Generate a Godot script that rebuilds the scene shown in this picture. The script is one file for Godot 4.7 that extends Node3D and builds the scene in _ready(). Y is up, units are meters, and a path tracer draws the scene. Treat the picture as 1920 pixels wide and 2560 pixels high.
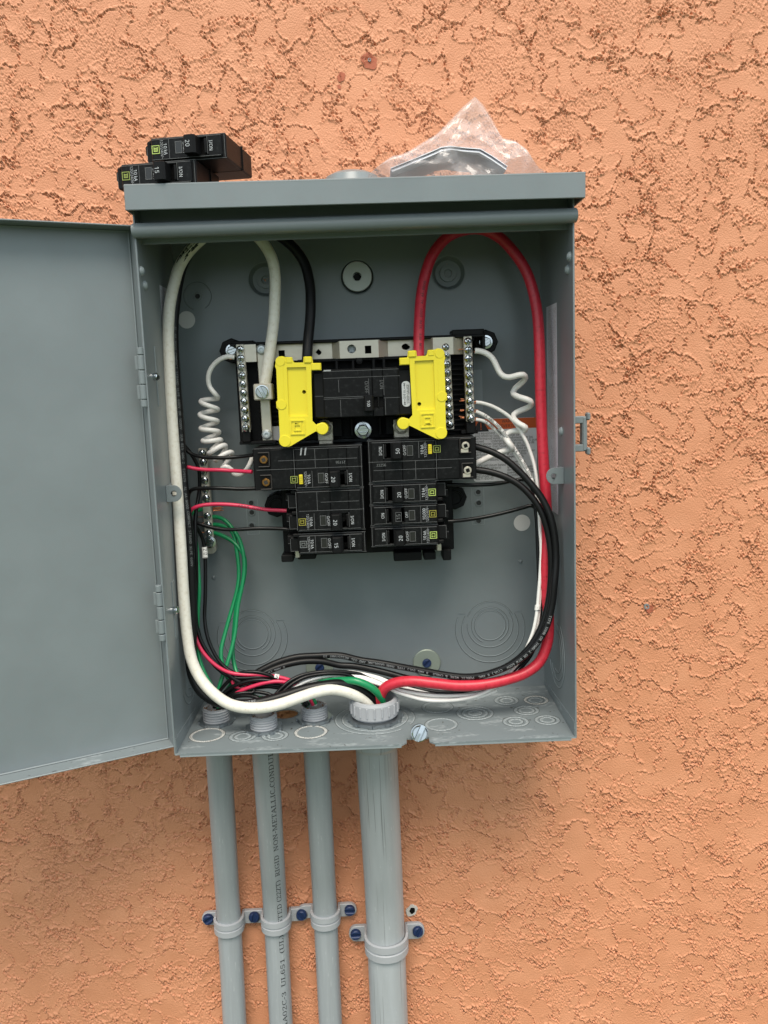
extends Node3D
# An outdoor electrical panel on a stucco wall. Units are metres: x right, y up, z out of the wall. The box's back sheet is z = 0, its floor y = 0.

const W2 := 0.1877      # half the width of the box
const D := 0.1386       # its depth
const GROUND := -1.25

const HOOD := Transform3D(Basis(Vector3(0.99997, -0.0071, 0), Vector3(0.0071, 0.99997, 0), Vector3(0, 0, 1)), Vector3(0.0021, 0.5011, 0))   # the hood sits a little askew

var M := {}
var taken := {}

# ---------- mesh builder ----------
class Geo:
	var v := PackedVector3Array()
	var n := PackedVector3Array()
	var uv := PackedVector2Array()
	var ix := PackedInt32Array()
	func tri(a: Vector3, b: Vector3, c: Vector3, na: Vector3, nb: Vector3, nc: Vector3, ua := Vector2.ZERO, ub := Vector2.ZERO, uc := Vector2.ZERO) -> void:
		var g := (b - a).cross(c - a)
		if g.length_squared() < 1e-18:
			return
		var k := v.size()
		if g.dot(na + nb + nc) > 0.0:
			v.append_array(PackedVector3Array([a, c, b])); n.append_array(PackedVector3Array([na, nc, nb])); uv.append_array(PackedVector2Array([ua, uc, ub]))
		else:
			v.append_array(PackedVector3Array([a, b, c])); n.append_array(PackedVector3Array([na, nb, nc])); uv.append_array(PackedVector2Array([ua, ub, uc]))
		ix.append_array(PackedInt32Array([k, k + 1, k + 2]))
	func face(p: Array, out: Vector3) -> void:
		# a flat convex polygon that looks towards out
		var g: Vector3 = (p[1] - p[0]).cross(p[2] - p[0]).normalized()
		if g.dot(out) < 0.0:
			g = -g
		for i in range(1, p.size() - 1):
			tri(p[0], p[i], p[i + 1], g, g, g)
	func box(c: Vector3, s: Vector3, b := 0.0, t := Transform3D.IDENTITY) -> void:
		var h := s * 0.5
		b = minf(b, minf(h.x, minf(h.y, h.z)) * 0.9)
		for ax in 3:
			var a1 := (ax + 1) % 3
			var a2 := (ax + 2) % 3
			for sg in [-1.0, 1.0]:
				var q := []
				for k in [[-1.0, -1.0], [1.0, -1.0], [1.0, 1.0], [-1.0, 1.0]]:
					var p := Vector3.ZERO
					p[ax] = sg * h[ax]; p[a1] = k[0] * (h[a1] - b); p[a2] = k[1] * (h[a2] - b)
					q.append(t * (c + p))
				var o := Vector3.ZERO
				o[ax] = sg
				face(q, t.basis * o)
		if b <= 0.0:
			return
		for ax in 3:
			var a1 := (ax + 1) % 3
			var a2 := (ax + 2) % 3
			for s1 in [-1.0, 1.0]:
				for s2 in [-1.0, 1.0]:
					var q := []
					for k in [[-1.0, 0], [1.0, 0], [1.0, 1], [-1.0, 1]]:
						var p := Vector3.ZERO
						p[ax] = k[0] * (h[ax] - b)
						p[a1] = s1 * (h[a1] if k[1] == 0 else h[a1] - b)
						p[a2] = s2 * (h[a2] - b if k[1] == 0 else h[a2])
						q.append(t * (c + p))
					var o := Vector3.ZERO
					o[a1] = s1; o[a2] = s2
					face(q, t.basis * o)
		for sx in [-1.0, 1.0]:
			for sy in [-1.0, 1.0]:
				for sz in [-1.0, 1.0]:
					var s3 := Vector3(sx, sy, sz)
					var a := c + Vector3(h.x, h.y - b, h.z - b) * s3
					var d := c + Vector3(h.x - b, h.y, h.z - b) * s3
					var e := c + Vector3(h.x - b, h.y - b, h.z) * s3
					face([t * a, t * d, t * e], t.basis * s3)
	func lathe(prof: Array, t := Transform3D.IDENTITY, seg := 24, a0 := 0.0, a1 := TAU) -> void:
		# prof: Vector2(radius, height) along local +z; each stretch is its own smooth band
		for i in prof.size() - 1:
			var p: Vector2 = prof[i]
			var q: Vector2 = prof[i + 1]
			var d := (q - p).normalized()
			var nr := Vector2(d.y, -d.x)
			for k in seg:
				var u := lerpf(a0, a1, float(k) / seg)
				var w := lerpf(a0, a1, float(k + 1) / seg)
				var cu := Vector3(cos(u), sin(u), 0)
				var cw := Vector3(cos(w), sin(w), 0)
				var nu := (t.basis * (cu * nr.x + Vector3(0, 0, nr.y))).normalized()
				var nw := (t.basis * (cw * nr.x + Vector3(0, 0, nr.y))).normalized()
				var A := t * (cu * p.x + Vector3(0, 0, p.y))
				var B := t * (cw * p.x + Vector3(0, 0, p.y))
				var C := t * (cw * q.x + Vector3(0, 0, q.y))
				var E := t * (cu * q.x + Vector3(0, 0, q.y))
				tri(A, B, C, nu, nw, nw, Vector2(u / TAU, p.y), Vector2(w / TAU, p.y), Vector2(w / TAU, q.y))
				tri(A, C, E, nu, nw, nu, Vector2(u / TAU, p.y), Vector2(w / TAU, q.y), Vector2(u / TAU, q.y))
	func prism(poly: PackedVector2Array, z0: float, z1: float, t := Transform3D.IDENTITY, bevel := 0.0, smooth := false) -> void:
		if Geometry2D.is_polygon_clockwise(poly):
			poly = poly.duplicate(); poly.reverse()
		var m := poly.size()
		var inner := PackedVector2Array()
		var nn := []
		for i in m:
			var e0 := (poly[i] - poly[(i + m - 1) % m]).normalized()
			var e1 := (poly[(i + 1) % m] - poly[i]).normalized()
			var n0 := Vector2(e0.y, -e0.x)
			var n1 := Vector2(e1.y, -e1.x)
			var bis := (n0 + n1)
			bis = bis.normalized() if bis.length() > 1e-5 else n0
			nn.append([n0, n1, bis])
			inner.append(poly[i] - bis * bevel / maxf(0.35, bis.dot(n1)))
		var ids := Geometry2D.triangulate_polygon(inner)
		var up := (t.basis * Vector3(0, 0, 1)).normalized()
		for i in range(0, ids.size(), 3):
			var a := inner[ids[i]]
			var b := inner[ids[i + 1]]
			var c := inner[ids[i + 2]]
			tri(t * Vector3(a.x, a.y, z1), t * Vector3(b.x, b.y, z1), t * Vector3(c.x, c.y, z1), up, up, up)
		ids = Geometry2D.triangulate_polygon(poly)
		for i in range(0, ids.size(), 3):
			var a := poly[ids[i]]
			var b := poly[ids[i + 1]]
			var c := poly[ids[i + 2]]
			tri(t * Vector3(a.x, a.y, z0), t * Vector3(b.x, b.y, z0), t * Vector3(c.x, c.y, z0), -up, -up, -up)
		for i in m:
			var j := (i + 1) % m
			var na: Vector2 = nn[i][2] if smooth else nn[i][1]
			var nb: Vector2 = nn[j][2] if smooth else nn[i][1]
			var a3 := (t.basis * Vector3(na.x, na.y, 0)).normalized()
			var b3 := (t.basis * Vector3(nb.x, nb.y, 0)).normalized()
			var p0 := t * Vector3(poly[i].x, poly[i].y, z0)
			var p1 := t * Vector3(poly[j].x, poly[j].y, z0)
			var p2 := t * Vector3(poly[j].x, poly[j].y, z1 - bevel)
			var p3 := t * Vector3(poly[i].x, poly[i].y, z1 - bevel)
			tri(p0, p1, p2, a3, b3, b3); tri(p0, p2, p3, a3, b3, a3)
			if bevel > 0.0:
				var q2 := t * Vector3(inner[j].x, inner[j].y, z1)
				var q3 := t * Vector3(inner[i].x, inner[i].y, z1)
				var ca := (a3 + up).normalized()
				var cb := (b3 + up).normalized()
				tri(p3, p2, q2, ca, cb, cb); tri(p3, q2, q3, ca, cb, ca)
	func sweep(c: PackedVector3Array, r: Array, seg := 10, caps := true, wob := 0.0) -> void:
		# a round tube along c; r holds one radius, or one for each point
		var m := c.size()
		var fr := Geo.frames(c)
		var len := 0.0
		var base := v.size()
		for i in m:
			if i > 0:
				len += c[i].distance_to(c[i - 1])
			var rr: float = r[mini(i, r.size() - 1)] * (1.0 + wob * sin(len * 190.0 + 3.0 * sin(len * 71.0)))
			for k in seg + 1:
				var a := TAU * k / seg
				var d: Vector3 = fr[i][1] * cos(a) + fr[i][2] * sin(a)
				v.append(c[i] + d * rr); n.append(d); uv.append(Vector2(float(k) / seg, len))
		for i in m - 1:
			for k in seg:
				var a := base + i * (seg + 1) + k
				var b := a + seg + 1
				ix.append_array(PackedInt32Array([a, a + 1, b, a + 1, b + 1, b]))
		if (v[ix[-3]] - v[ix[-2]]).cross(v[ix[-1]] - v[ix[-2]]).dot(n[-1]) < 0.0:
			pass
		if caps:
			for e in [0, m - 1]:
				var o: Vector3 = -fr[0][0] if e == 0 else fr[m - 1][0]
				var s = base + e * (seg + 1)
				for k in seg:
					tri(c[e], v[s + k], v[s + k + 1], o, o, o)
	static func frames(c: PackedVector3Array) -> Array:
		# [tangent, front, up x front] at every point; front turns as little as it can
		var out := []
		var f := Vector3(0, 0, 1)
		for i in c.size():
			var tg := (c[mini(i + 1, c.size() - 1)] - c[maxi(i - 1, 0)]).normalized()
			if i == 0 and absf(tg.z) > 0.95:
				f = Vector3(0, 1, 0)
			f = (f - tg * tg.dot(f))
			f = f.normalized() if f.length() > 1e-4 else tg.cross(Vector3(1, 0, 0)).normalized()
			out.append([tg, f, f.cross(tg)])
		return out
	func mesh(mat: Material) -> ArrayMesh:
		var a := []
		a.resize(Mesh.ARRAY_MAX)
		a[Mesh.ARRAY_VERTEX] = v; a[Mesh.ARRAY_NORMAL] = n; a[Mesh.ARRAY_TEX_UV] = uv; a[Mesh.ARRAY_INDEX] = ix
		var m := ArrayMesh.new()
		m.add_surface_from_arrays(Mesh.PRIMITIVE_TRIANGLES, a)
		m.surface_set_material(0, mat)
		return m


# ---------- scene helpers ----------
func numbered(called: String) -> String:
	if not taken.has(called):
		taken[called] = 0
		return called
	taken[called] += 1
	return "%s_%03d" % [called, taken[called]]

func tag(o: Node3D, label: String, category: String, group := "") -> Node3D:
	o.set_meta("label", label); o.set_meta("category", category)
	if group:
		o.set_meta("group", group)
	return o

func thing(called: String, label: String, category: String, group := "", at := Transform3D.IDENTITY) -> Node3D:
	var o := Node3D.new()
	o.name = numbered(called)
	add_child(o)
	o.transform = at
	return tag(o, label, category, group)

func put(mesh: Mesh, called: String, parent: Node3D, t := Transform3D.IDENTITY) -> MeshInstance3D:
	var o := MeshInstance3D.new()
	o.name = called
	o.mesh = mesh
	o.transform = t
	parent.add_child(o, true)
	return o

func part(g: Geo, called: String, mat: Material, parent: Node3D, t := Transform3D.IDENTITY) -> MeshInstance3D:
	return put(g.mesh(mat), called, parent, t)

func at(p: Vector3, b := Basis.IDENTITY) -> Transform3D:
	return Transform3D(b, p)

func rz(deg: float) -> Basis:
	return Basis(Vector3(0, 0, 1), deg_to_rad(deg))

func facing(dir: Vector3, hint := Vector3(0, 1, 0)) -> Basis:
	# local z along dir
	var z := dir.normalized()
	if absf(z.dot(hint)) > 0.98:
		hint = Vector3(1, 0, 0)
	var x := hint.cross(z).normalized()
	return Basis(x, z.cross(x), z)

func circle(c: Vector2, r: float, seg := 24, ry := 0.0) -> PackedVector2Array:
	var p := PackedVector2Array()
	for k in seg:
		p.append(c + Vector2(cos(TAU * k / seg) * r, sin(TAU * k / seg) * (ry if ry > 0.0 else r)))
	return p

func rect(x0: float, y0: float, x1: float, y1: float, r := 0.0) -> PackedVector2Array:
	if r <= 0.0:
		return PackedVector2Array([Vector2(x0, y0), Vector2(x1, y0), Vector2(x1, y1), Vector2(x0, y1)])
	var p := PackedVector2Array()
	for q in [[x1 - r, y0 + r, -90], [x1 - r, y1 - r, 0], [x0 + r, y1 - r, 90], [x0 + r, y0 + r, 180]]:
		for k in 5:
			var a := deg_to_rad(q[2] + 22.5 * k)
			p.append(Vector2(q[0] + cos(a) * r, q[1] + sin(a) * r))
	return p

func cut(outer: PackedVector2Array, holes: Array) -> PackedVector2Array:
	# joins each hole to the outline by a slit, so that the plate triangulates with real openings
	if Geometry2D.is_polygon_clockwise(outer):
		outer = outer.duplicate(); outer.reverse()
	for h: PackedVector2Array in holes:
		if not Geometry2D.is_polygon_clockwise(h):
			h = h.duplicate(); h.reverse()
		var best := [0, 0, 1e9]
		for i in outer.size():
			for j in h.size():
				var dd := outer[i].distance_to(h[j])
				if dd < best[2]:
					best = [i, j, dd]
		var nw := outer.slice(0, best[0] + 1)
		for k in h.size() + 1:
			nw.append(h[(best[1] + k) % h.size()])
		nw.append_array(outer.slice(best[0]))
		outer = nw
	return outer

func smooth_path(mm: Array, step := 0.006) -> PackedVector3Array:
	var p := PackedVector3Array()
	for i in range(0, mm.size(), 3):
		p.append(Vector3(mm[i], mm[i + 1], mm[i + 2]) * 0.001)
	var out := PackedVector3Array()
	for i in p.size() - 1:
		var a := p[maxi(i - 1, 0)]
		var b := p[i]
		var c := p[i + 1]
		var d := p[mini(i + 2, p.size() - 1)]
		var k := maxi(1, int(ceil(b.distance_to(c) / step)))
		# centripetal tangents keep uneven spacing from overshooting
		var l0 := maxf(b.distance_to(a), 1e-4)
		var l1 := maxf(c.distance_to(b), 1e-4)
		var l2 := maxf(d.distance_to(c), 1e-4)
		var m1 := ((c - b) / l1 * l0 + (b - a) / l0 * l1) / (l0 + l1) * l1 if i > 0 else (c - b)
		var m2 := ((d - c) / l2 * l1 + (c - b) / l1 * l2) / (l1 + l2) * l1 if i < p.size() - 2 else (c - b)
		for s in k:
			var t := float(s) / k
			var t2 := t * t
			var t3 := t2 * t
			out.append(b * (2 * t3 - 3 * t2 + 1) + m1 * (t3 - 2 * t2 + t) + c * (-2 * t3 + 3 * t2) + m2 * (t3 - t2))
	out.append(p[-1])
	return out

var font: SystemFont
var serif: SystemFont
var mono: SystemFont
func text_arrays(s: String, h: float, f: Font, centred := true) -> Array:
	var tm := TextMesh.new()
	tm.text = s; tm.font = f; tm.font_size = 32; tm.pixel_size = h / 23.0; tm.depth = 0.0; tm.curve_step = 2.0
	tm.horizontal_alignment = HORIZONTAL_ALIGNMENT_CENTER if centred else HORIZONTAL_ALIGNMENT_LEFT
	return tm.get_mesh_arrays()

func print_text(s: String, h: float, mat: Material, parent: Node3D, t: Transform3D, f: Font = null, squeeze := 1.0, centred := true, called := "lettering") -> MeshInstance3D:
	# flat ink, h high in its capitals, in the local xy plane
	var a := text_arrays(s, h, f if f else font, centred)
	var vv: PackedVector3Array = a[Mesh.ARRAY_VERTEX]
	for i in vv.size():
		vv[i].x *= squeeze
	var g := Geo.new()
	for i in vv.size():
		g.v.append(vv[i]); g.n.append(Vector3(0, 0, 1)); g.uv.append(Vector2.ZERO)
	var idx = a[Mesh.ARRAY_INDEX]
	g.ix = idx if idx != null else PackedInt32Array(range(vv.size()))
	return part(g, called, mat, parent, t)

func wrap_text(s: String, h: float, mat: Material, parent: Node3D, c: PackedVector3Array, r: float, start: float, turn: float, f: Font = null, stretch := 1.0, called := "printing") -> void:
	# ink on the skin of a tube: x runs along the tube, y round it, turn degrees away from the front
	var a := text_arrays(s, h, f if f else font, false)
	var vv: PackedVector3Array = a[Mesh.ARRAY_VERTEX]
	var fr := Geo.frames(c)
	var ls := PackedFloat32Array([0.0])
	for i in range(1, c.size()):
		ls.append(ls[-1] + c[i].distance_to(c[i - 1]))
	var g := Geo.new()
	for p in vv:
		var l := clampf(start + p.x * stretch, 0.0, ls[-1] - 1e-5)
		var i := maxi(0, ls.bsearch(l) - 1)
		var u := (l - ls[i]) / maxf(ls[i + 1] - ls[i], 1e-6)
		var ctr := c[i].lerp(c[i + 1], u)
		var fn: Vector3 = fr[i][1].lerp(fr[i + 1][1], u).normalized()
		var sd: Vector3 = fr[i][2].lerp(fr[i + 1][2], u).normalized()
		var ang := deg_to_rad(turn) + p.y / r
		var d := fn * cos(ang) + sd * sin(ang)
		g.v.append(ctr + d * (r + 0.00018)); g.n.append(d); g.uv.append(Vector2.ZERO)
	var idx = a[Mesh.ARRAY_INDEX]
	g.ix = idx if idx != null else PackedInt32Array(range(vv.size()))
	part(g, called, mat, parent)

# ---------- materials ----------
func std(called: String, c: Color, rough: float, metal := 0.0) -> StandardMaterial3D:
	# c holds linear values
	var m := StandardMaterial3D.new()
	m.resource_name = called
	m.albedo_color = c.linear_to_srgb()
	m.roughness = rough
	m.metallic = metal
	return m

func noise(freq: float, sd: int, kind := FastNoiseLite.TYPE_SIMPLEX_SMOOTH, oct := 3) -> FastNoiseLite:
	var n := FastNoiseLite.new()
	n.noise_type = kind; n.frequency = freq; n.seed = sd; n.fractal_octaves = oct
	return n

func noise_tex(freq: float, sd: int, size := 512, oct := 3, ramp: Gradient = null) -> NoiseTexture2D:
	var t := NoiseTexture2D.new()
	t.width = size; t.height = size; t.seamless = true
	t.noise = noise(freq, sd, FastNoiseLite.TYPE_SIMPLEX_SMOOTH, oct)
	if ramp:
		t.color_ramp = ramp
	return t

func grad(stops: Array) -> Gradient:
	var g := Gradient.new()
	var o := PackedFloat32Array()
	var c := PackedColorArray()
	for s in stops:
		o.append(s[0]); c.append(s[1].linear_to_srgb() if s[1] is Color else Color(s[1], s[1], s[1]))
	g.offsets = o; g.colors = c
	return g

func bumpy(m: StandardMaterial3D, tex: Texture2D, scale_cm: float, tile: float) -> void:
	m.heightmap_enabled = true
	m.heightmap_texture = tex
	m.heightmap_scale = scale_cm
	m.uv1_triplanar = true
	m.uv1_scale = Vector3.ONE / tile

func worn(m: StandardMaterial3D, tex: Texture2D, tile: float) -> void:
	m.albedo_texture = tex
	m.albedo_color = Color.WHITE
	m.uv1_triplanar = true
	m.uv1_scale = Vector3.ONE / tile

func lin(r: float, g: float, b: float) -> Color:
	return Color(r, g, b)

func make_materials() -> void:
	font = SystemFont.new(); font.font_names = PackedStringArray(["Droid Sans"])
	serif = SystemFont.new(); serif.font_names = PackedStringArray(["Droid Serif"])
	mono = SystemFont.new(); mono.font_names = PackedStringArray(["Droid Sans Mono"])
	var fine := noise_tex(0.06, 5, 512, 3)
	var peel := noise_tex(0.035, 9, 512, 2)
	# stucco: warm paint with slight blotches; the relief is the mesh and a fine sandy bump
	M.stucco = std("stucco", lin(0.60, 0.262, 0.135), 0.6)
	worn(M.stucco, noise_tex(0.012, 3, 512, 4, grad([[0.0, lin(0.615, 0.256, 0.132)], [0.5, lin(0.66, 0.284, 0.151)], [1.0, lin(0.705, 0.314, 0.172)]])), 0.42)
	M.stucco.heightmap_enabled = true
	M.stucco.heightmap_texture = noise_tex(0.20, 8, 1024, 3)
	M.stucco.heightmap_scale = 0.045
	M.patch_paint = std("touched_up_paint", lin(0.44, 0.125, 0.065), 0.75)
	M.plug = std("wall_plug", lin(0.22, 0.24, 0.25), 0.7)
	M.filler = std("filler", lin(0.55, 0.52, 0.48), 0.9)
	# grey box enamel
	var gp := lin(0.190, 0.217, 0.228)
	M.enamel = std("grey_enamel", gp, 0.30)
	worn(M.enamel, noise_tex(0.006, 21, 512, 4, grad([[0.0, gp * 0.94], [0.5, gp], [1.0, gp * 1.06]])), 0.3)
	M.enamel.heightmap_enabled = true
	M.enamel.heightmap_texture = peel
	M.enamel.heightmap_scale = 0.004
	M.enamel_plain = std("grey_enamel_plain", gp, 0.34)
	M.enamel_edge = std("grey_enamel_edge", gp * 1.35, 0.4)
	# the floor of the box is scuffed where tools and fittings rubbed it
	M.scuffed = std("scuffed_enamel", gp, 0.42)
	worn(M.scuffed, scuff_image(gp), 0.26)
	M.scuffed.heightmap_enabled = true
	M.scuffed.heightmap_texture = peel
	M.scuffed.heightmap_scale = 0.006
	M.scrape = std("scraped_ring", lin(0.36, 0.40, 0.41), 0.6)
	worn(M.scrape, noise_tex(0.05, 33, 512, 4, grad([[0.0, gp], [0.38, gp * 1.15], [0.55, lin(0.32, 0.355, 0.365)], [1.0, lin(0.46, 0.49, 0.50)]])), 0.05)
	M.rusty_ring = std("rust_freckled_ring", lin(0.5, 0.48, 0.44), 0.8)
	worn(M.rusty_ring, noise_tex(0.06, 35, 512, 4, grad([[0.0, lin(0.2, 0.09, 0.04)], [0.4, gp * 1.3], [0.5, lin(0.5, 0.5, 0.48)], [1.0, lin(0.65, 0.62, 0.56)]])), 0.05)
	M.groove = std("knockout_groove", lin(0.085, 0.098, 0.10), 0.5)
	M.hole = std("dark_hole", lin(0.02, 0.022, 0.022), 0.6)
	M.dirt = std("sandy_dirt", lin(0.16, 0.085, 0.045), 1.0)
	# plastics
	M.black = std("black_plastic", lin(0.0075, 0.0075, 0.008), 0.44)
	bumpy(M.black, fine, 0.006, 0.03)
	M.black_face = std("black_breaker_face", lin(0.014, 0.0145, 0.0155), 0.42)
	worn(M.black_face, noise_tex(0.02, 41, 512, 5, grad([[0.0, lin(0.0055, 0.0055, 0.006)], [0.62, lin(0.0075, 0.0078, 0.0082)], [0.8, lin(0.012, 0.0125, 0.013)], [1.0, lin(0.026, 0.027, 0.028)]])), 0.06)
	M.black_base = std("black_base_plastic", lin(0.008, 0.008, 0.0085), 0.5)
	M.well = std("dark_opening", lin(0.003, 0.003, 0.003), 0.6)
	M.edge_wear = std("worn_plastic_edge", lin(0.115, 0.118, 0.12), 0.55)
	M.dusty_black = std("dusty_black_plastic", lin(0.03, 0.026, 0.024), 0.45)
	M.window = std("indicator_window", lin(0.022, 0.022, 0.022), 0.18)
	M.yellow = std("yellow_plastic", lin(0.76, 0.64, 0.030), 0.36)
	bumpy(M.yellow, fine, 0.004, 0.05)
	M.yellow_button = std("yellow_test_button", lin(0.72, 0.58, 0.02), 0.4)
	M.pvc = std("grey_pvc", lin(0.30, 0.315, 0.322), 0.42)
	M.nut = std("steel_locknut", lin(0.36, 0.39, 0.41), 0.3, 0.9)
	M.pvc_light = std("light_grey_pvc", lin(0.37, 0.38, 0.40), 0.45)
	bumpy(M.pvc_light, fine, 0.006, 0.06)
	M.pvc.albedo_texture = streak_image(false); M.pvc.albedo_color = Color.WHITE
	M.pvc.uv1_scale = Vector3(1, 1.4, 1)
	M.pvc_dirty = std("scratched_grey_pvc", lin(0.35, 0.365, 0.375), 0.42)
	M.pvc_dirty.albedo_texture = streak_image(true); M.pvc_dirty.albedo_color = Color.WHITE
	M.pvc_dirty.uv1_scale = Vector3(1, 1.4, 1)
	# insulation
	M.white = std("white_insulation", lin(0.70, 0.66, 0.57), 0.42)
	worn(M.white, noise_tex(0.02, 51, 512, 5, grad([[0.0, lin(0.45, 0.38, 0.29)], [0.14, lin(0.70, 0.65, 0.55)], [0.4, lin(0.79, 0.75, 0.66)], [1.0, lin(0.83, 0.80, 0.73)]])), 0.06)
	M.white_clean = std("clean_white_insulation", lin(0.82, 0.80, 0.77), 0.4)
	M.red = std("red_insulation", lin(0.62, 0.028, 0.055), 0.4)
	worn(M.red, noise_tex(0.02, 53, 512, 5, grad([[0.0, lin(0.30, 0.012, 0.02)], [0.25, lin(0.56, 0.022, 0.043)], [1.0, lin(0.66, 0.032, 0.062)]])), 0.06)
	M.red_thin = std("thin_red_insulation", lin(0.62, 0.03, 0.09), 0.32)
	M.black_wire = std("black_insulation", lin(0.0075, 0.0075, 0.008), 0.38)
	M.black_wire.metallic_specular = 0.36
	M.black_thin = std("thin_black_insulation", lin(0.006, 0.006, 0.0065), 0.28)
	M.black_thin.metallic_specular = 0.36
	M.green = std("green_insulation", lin(0.008, 0.235, 0.085), 0.34)
	M.copper = std("copper_strands", lin(0.62, 0.25, 0.13), 0.35, 0.9)
	# metals
	M.zinc = std("zinc_plated_steel", lin(0.66, 0.69, 0.71), 0.17, 1.0)
	bumpy(M.zinc, fine, 0.002, 0.02)
	M.galv = std("galvanised_steel", lin(0.58, 0.62, 0.64), 0.35, 0.55)
	bumpy(M.galv, fine, 0.003, 0.03)
	M.bus = std("tin_plated_bus", lin(0.62, 0.57, 0.48), 0.34, 0.6)
	bumpy(M.bus, noise_tex(0.01, 61, 512, 4), 0.006, 0.04)
	M.alu = std("aluminium_bar", lin(0.62, 0.58, 0.50), 0.42, 0.45)
	bumpy(M.alu, fine, 0.002, 0.03)
	M.washer = std("dull_washer", lin(0.46, 0.48, 0.45), 0.5, 0.85)
	M.greenish = std("chromate_washer", lin(0.42, 0.47, 0.40), 0.5, 0.75)
	M.brass = std("brass_screw", lin(0.34, 0.17, 0.05), 0.3, 0.9)
	M.blue = std("blue_coated_screw", lin(0.012, 0.030, 0.10), 0.5, 0.1)
	for k in [M.black, M.black_face, M.black_base, M.well]:
		k.metallic_specular = 0.27
	# print
	M.ink_white = std("white_print", lin(0.50, 0.52, 0.54), 0.6)
	M.ink_lime = std("lime_print", lin(0.26, 0.31, 0.07), 0.6)
	M.ink_bright = std("bright_lime_print", lin(0.44, 0.56, 0.14), 0.6)
	M.ink_gold = std("gold_print", lin(0.30, 0.27, 0.04), 0.6)
	M.ink_dull = std("dull_print", lin(0.16, 0.17, 0.17), 0.6)
	M.ink_grey = std("grey_print", lin(0.33, 0.34, 0.35), 0.6)
	M.ink_black = std("black_print", lin(0.02, 0.02, 0.022), 0.6)
	M.paper_label = std("label_paper", lin(0.74, 0.75, 0.78), 0.5)
	M.label_orange = std("orange_label_band", lin(0.62, 0.11, 0.02), 0.45)
	M.sticker = std("white_dot_sticker", lin(0.62, 0.61, 0.60), 0.5)
	M.fineprint = std("fine_print_label", lin(0.6, 0.6, 0.64), 0.5)
	M.fineprint.albedo_texture = fine_print(); M.fineprint.albedo_color = Color.WHITE
	M.paper = std("booklet_paper", lin(0.84, 0.83, 0.88), 0.7)
	M.paper_grey = std("printed_page", lin(0.70, 0.70, 0.73), 0.6)
	M.film = std("clear_plastic_film", lin(0.85, 0.80, 0.80), 0.23)
	M.film.albedo_color.a = 0.20
	M.film.transparency = BaseMaterial3D.TRANSPARENCY_ALPHA
	M.film.cull_mode = BaseMaterial3D.CULL_DISABLED
	M.grass = std("grass", lin(0.06, 0.10, 0.03), 0.95)
	worn(M.grass, noise_tex(0.03, 71, 512, 5, grad([[0.0, lin(0.03, 0.05, 0.015)], [0.5, lin(0.05, 0.075, 0.028)], [1.0, lin(0.08, 0.10, 0.04)]])), 1.7)

func scuff_image(base: Color) -> ImageTexture:
	var im := Image.create(512, 512, false, Image.FORMAT_RGB8)
	var a := noise(0.012, 77, FastNoiseLite.TYPE_SIMPLEX_SMOOTH, 5)
	var b := noise(0.07, 78, FastNoiseLite.TYPE_SIMPLEX_SMOOTH, 3)
	for y in 512:
		for x in 512:
			var s := a.get_noise_2d(x * 0.55, y * 1.5) + 0.35 * b.get_noise_2d(x, y * 2.0)
			var k := smoothstep(0.15, 0.62, s) * 0.42
			var c := base.lerp(Color(0.50, 0.54, 0.56), k)
			var d := b.get_noise_2d(x * 0.8 + 900.0, y * 0.8)
			c = c.lerp(Color(0.05, 0.045, 0.04), smoothstep(0.58, 0.7, d))
			im.set_pixel(x, y, c.linear_to_srgb())
	return ImageTexture.create_from_image(im)

func streak_image(heavy: bool) -> ImageTexture:
	# u round the pipe, v along it
	var im := Image.create(512, 1024, false, Image.FORMAT_RGB8)
	var a := noise(0.02, 91 if heavy else 92, FastNoiseLite.TYPE_SIMPLEX_SMOOTH, 4)
	var s := noise(0.05, 93 if heavy else 97, FastNoiseLite.TYPE_SIMPLEX_SMOOTH, 3)
	var base := Color(0.375, 0.395, 0.412) if heavy else Color(0.325, 0.345, 0.362)
	for y in 1024:
		for x in 512:
			var c := base * (1.0 + 0.10 * a.get_noise_2d(x, y * 0.3))
			var k := s.get_noise_2d(x * 2.4, y * 0.045)
			var line := smoothstep(0.40 if heavy else 0.55, 0.60 if heavy else 0.75, k) * (0.6 if heavy else 0.35)
			c = c.lerp(Color(0.10, 0.10, 0.095), line)
			var p := s.get_noise_2d(x * 1.1 + 400.0, y * 0.5)
			c = c.lerp(Color(0.55, 0.56, 0.57), smoothstep(0.5, 0.72, p) * 0.45)
			im.set_pixel(x, y, c.linear_to_srgb())
	return ImageTexture.create_from_image(im)

func fine_print() -> ImageTexture:
	# rows of print too small to read: grey dashes on white
	var im := Image.create(128, 1024, false, Image.FORMAT_RGB8)
	im.fill(Color(0.74, 0.74, 0.80).linear_to_srgb())
	var r := RandomNumberGenerator.new()
	r.seed = 12
	var x := 14
	while x < 112:
		var y := 20
		while y < 1000:
			var l := r.randi_range(6, 26)
			if r.randf() < 0.93 and not (y > 330 and y < 360) and not (y > 640 and y < 690):
				for k in l:
					if r.randf() < 0.72 and y + k < 1004:
						im.set_pixel(x, y + k, Color(0.2, 0.2, 0.23).linear_to_srgb())
						if r.randf() < 0.4:
							im.set_pixel(x + 1, y + k, Color(0.3, 0.12, 0.14).linear_to_srgb())
			y += l + 4
		x += 7
	return ImageTexture.create_from_image(im)

# ---------- the wall ----------
var nA: FastNoiseLite
var nB: FastNoiseLite
var nC: FastNoiseLite
var nD: FastNoiseLite
var nE: FastNoiseLite

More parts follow.
